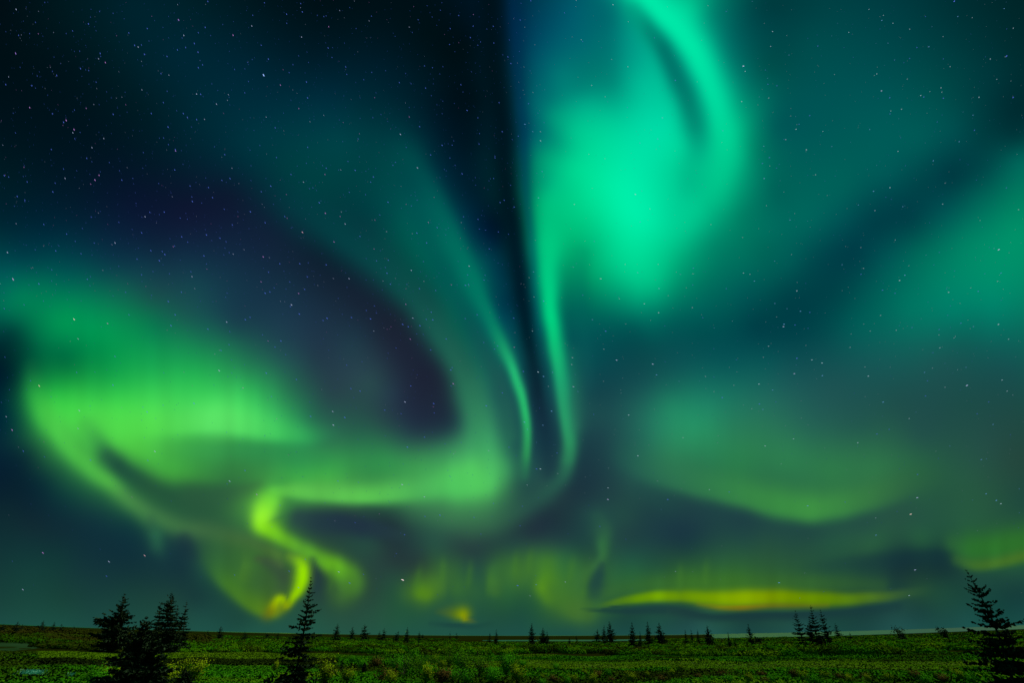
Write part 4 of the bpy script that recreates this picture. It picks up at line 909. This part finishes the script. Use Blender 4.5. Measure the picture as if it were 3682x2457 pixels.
spruce((639, 2177), (626, 2350), [(0, 1, 1), (.1, 5, 6), (.3, 16, 12), (.6, 28, 24), (1, 36, 34)], 16, 7, 18, 'narrow spruce squeezed between the two tallest of the left clump', 507)
spruce((672, 2162), (650, 2348), [(0, 1, 1), (.08, 5, 5), (.2, 14, 9), (.4, 26, 14), (.6, 30, 20), (.75, 34, 26), (1, 40, 34)], 20, 7, 20, 'slim spruce on the right side of the left clump with an even pointed crown', 508)
spruce((667, 2402), (662, 2476), [(0, 1, 1), (.2, 12, 12), (.5, 26, 26), (1, 40, 40)], 10, 8, 16, 'knee high young spruce at the bottom edge right of the big broad one', 509)
spruce((505, 2248), (488, 2352), cone(34), 12, 7, 14, 'low bushy spruce showing over the left shoulder of the big broad dark one', 510)

SMALL = [  # tip, foot, half width, reach left, reach right, label
 ((795, 2253), (788, 2302), 13, 1, 1, 'small dark spruce standing alone right of the left clump'),
 ((748, 2269), (746, 2290), 5, 1, 1, 'tiny spruce speck on the horizon right beside the left clump'),
 ((881, 2273), (878, 2304), 11, 1, 1, 'small low spruce about halfway between the left clump and the tall thin spruce'),
 ((1002, 2277), (995, 2300), 8, 1, 1, 'very small spruce on the horizon just left of the tall thin spruce'),
 ((962, 2280), (960, 2298), 12, 1, 1, 'tiny rounded shrubby spruce on the horizon left of the tall thin one'),
 ((1215, 2243), (1208, 2310), 16, 1, 1, 'pointed small spruce, first one right of the tall thin spruce'),
 ((1269, 2254), (1262, 2302), 13, 1, 1, 'blunt topped small spruce, second one right of the tall thin spruce'),
 ((1313, 2245), (1308, 2306), 17, 1, 1, 'broad based small spruce, third one right of the tall thin spruce'),
 ((1366, 2270), (1362, 2305), 8, 1, 1, 'lesser spruce of the close pair left of the middle'),
 ((1383, 2259), (1376, 2305), 11, .8, 1.2, 'taller spruce of the close pair left of the middle, leaning right'),
 ((1433, 2271), (1426, 2312), 13, 1.2, .8, 'wedge shaped small spruce right of the close pair'),
 ((1466, 2256), (1459, 2318), 11, 1, 1, 'slender spruce with a long pointed top right of the wedge shaped one'),
 ((1509, 2273), (1506, 2306), 9, 1, 1, 'small spruce under the small yellow aurora spot, its left neighbour slender'),
 ((1521, 2281), (1519, 2300), 6, 1, 1, 'tiny twig like spruce close right of the one under the yellow spot'),
 ((1618, 2273), (1618, 2304), 4, 1, 1, 'hair thin spruce on the horizon right of the yellow aurora spot'),
 ((1642, 2276), (1641, 2304), 6, 1, 1, 'tiny pointed spruce right of the hair thin one'),
 ((1762, 2277), (1760, 2318), 7, 1, 1, 'thin small spruce at the left end of the river'),
 ((1785, 2265), (1784, 2322), 10, 1, 1, 'slim spruce close right of the thin one at the left end of the river'),
 ((1912, 2243), (1912, 2336), 16, 1, 1, 'pointed spruce in the middle standing before the river, left of two'),
 ((1952, 2260), (1954, 2330), 19, 1, 1, 'stout spruce in the middle standing before the river, right of two'),
 ((1966, 2270), (1968, 2330), 11, .6, 1, 'thin second stem against the right side of the stout middle spruce'),
 ((2047, 2292), (2048, 2330), 7, 1, 1, 'short spruce below the horizon before the river, left of two short ones'),
 ((2073, 2287), (2074, 2322), 7, 1, 1, 'short spruce before the river, right of two short ones'),
 ((2148, 2265), (2148, 2318), 15, 1, 1, 'lowest spruce of the group of three at the right middle'),
 ((2172, 2250), (2173, 2322), 12, 1, .8, 'narrow middle spruce of the group of three at the right middle'),
 ((2191, 2235), (2195, 2326), 20, .9, 1.1, 'tallest spruce of the group of three at the right middle'),
 ((2272, 2238), (2275, 2334), 15, 1, 1, 'layered spruce at the left end of the row of four'),
 ((2301, 2272), (2304, 2338), 9, 1, 1, 'short narrow spruce second in the row of four'),
 ((2328, 2236), (2334, 2330), 16, 1, 1, 'pale tall spruce third in the row of four'),
 ((2369, 2240), (2376, 2326), 20, 1, 1, 'broadest and darkest spruce at the right end of the row of four'),
 ((2463, 2266), (2469, 2322), 7, 1, 1, 'thin spruce, first of the three thin ones left of the medium bushy one'),
 ((2484, 2266), (2492, 2316), 7, 1, 1, 'faint thin spruce, middle of the three thin ones'),
 ((2507, 2265), (2514, 2318), 8, 1, 1, 'thin spruce, third of the three thin ones'),
 ((2542, 2250), (2552, 2330), 19, 1, 1, 'medium bushy spruce right of the three thin ones'),
 ((2617, 2275), (2626, 2340), 8, 1, 1, 'slim spruce halfway between the medium bushy one and the lone windblown one'),
 ((2641, 2300), (2646, 2334), 8, 1, 1, 'short stub of a spruce right beside the slim one, below the horizon'),
 ((3002, 2241), (3016, 2302), 13, .9, 1.1, 'small spruce leaning left, rightmost of the right hand cluster'),
 ((3055, 2277), (3062, 2304), 7, 1, 1, 'tiny leaning spruce twig on the shore right of the right hand cluster'),
 ((1505, 2300), (1504, 2342), 7, 1, 1, 'small dim spruce in the thicket below the slender one'),
 ((1231, 2376), (1226, 2430), 9, 1, 1, 'dim green young spruce in the foreground shrubs, left of two'),
 ((1312, 2380), (1306, 2428), 9, 1, 1, 'dim green young spruce in the foreground shrubs, right of two'),
 ((66, 2236), (52, 2286), 15, 1.3, .7, 'windblown small spruce at the far left on the ridge'),
 ((158, 2233), (146, 2286), 14, 1.3, .7, 'tallest windblown spruce on the left ridge'),
 ((197, 2238), (184, 2286), 11, 1.2, .8, 'windblown spruce on the left ridge, just right of the tallest there'),
 ((222, 2245), (214, 2284), 11, .9, 1.1, 'bushy forked spruce on the left ridge'),
 ((268, 2252), (260, 2286), 8, 1.2, .8, 'small windblown spruce near the right end of the left ridge'),
 ((82, 2246), (76, 2284), 9, 1.2, .8, 'low spruce close right of the far left one on the ridge'),
 ((12, 2246), (4, 2286), 16, 1, 1, 'low wide spruce cut by the left edge of the picture'),
 ((484, 2247), (474, 2300), 10, 1.2, .8, 'small spruce tip between the dense windblown spruce and the left clump'),
]
for i, (tip, base, w, l, r, label) in enumerate(SMALL):
    hpx = base[1] - tip[1]
    spruce(tip, base, cone(w * 1.3, l, r), max(8, int(hpx / 3.4)), 7, 11, label, 600 + i, spread=1.0, droop=.05)
RIGHT = [
 ((2859, 2196), (2898, 2342), [(0, 1, 1), (.1, 4, 5), (.25, 10, 12), (.45, 18, 16), (.65, 24, 22), (.85, 30, 24), (1, 30, 24)], 'slim leaning spruce with layered branches, leftmost of the right hand cluster'),
 ((2914, 2178), (2952, 2342), [(0, 1, 1), (.1, 3, 6), (.25, 12, 12), (.45, 26, 22), (.7, 38, 30), (1, 36, 34)], 'tallest and broadest leaning spruce of the right hand cluster'),
 ((2909, 2220), (2930, 2342), [(0, 1, 1), (.2, 6, 6), (.5, 18, 12), (1, 26, 22)], 'short spruce half hidden at the left side of the tallest of the right hand cluster'),
 ((2949, 2192), (2984, 2338), [(0, 1, 1), (.1, 3, 5), (.25, 8, 12), (.5, 16, 22), (.8, 26, 26), (1, 28, 26)], 'slim leaning spruce close right of the tallest of the right hand cluster'),
 ((2690, 2245), (2710, 2334), [(0, 1, 1), (.1, 3, 3), (.3, 7, 9), (.55, 13, 16), (.8, 16, 20), (1, 14, 16)], 'lone windblown spruce leaning left at the start of the bay'),
]
for i, (tip, base, prof, label) in enumerate(RIGHT):
    spruce(tip, base, prof, 18, 7, 22, label, 700 + i, bend=-3, spread=.9, droop=-.05)

# dark shrubs breaking the shoreline on the right
def shore_shrub(px, py, w, h, label, seed):
    g = np.random.default_rng(seed)
    p = ground_at(px, py)
    r = math.hypot(p.x, p.y)
    m = r * 0.00050
    root = bpy.data.objects.new('shore_shrub', None); scene.collection.objects.link(root); root.location = p
    tag(root, label, 'bush', 'dark shrubs on the shore')
    st, cs = [], []
    for i in range(9):
        a = g.uniform(0, 6.28); e = g.uniform(.2, 1) * w * m; hh = h * m * g.uniform(.6, 1.1)
        f = lambda t: (math.cos(a) * e * t - .25 * hh * t, math.sin(a) * e * t, hh * t)
        st.append(tube([f(t) for t in (0, .5, 1)], [.05, .03, .012], 5))
        for _ in range(60):
            cs.append(np.array(f(g.uniform(.15, 1))) + g.normal(size=3) * .16 * w * m)
    V, Fq = merge(st); mesh_obj('stems', V, np.array(Fq), M_BARK, root)
    V, Fq = leaves(np.array(cs), g.uniform(.12, .28, len(cs)), .2, g)
    mesh_obj('foliage', V, Fq, M_NEEDLE, root, tint=np.repeat(g.uniform(.3, .9, len(cs)), 4))
shore_shrub(3255, 2312, 26, 38, 'dark bushy willow breaking the bright shoreline of the bay', 801)
shore_shrub(3405, 2300, 14, 32, 'thin dark bush on the shoreline left of the right edge spruce', 802)
shore_shrub(2735, 2320, 10, 20, 'small dark bush on the shore right of the lone windblown spruce', 803)
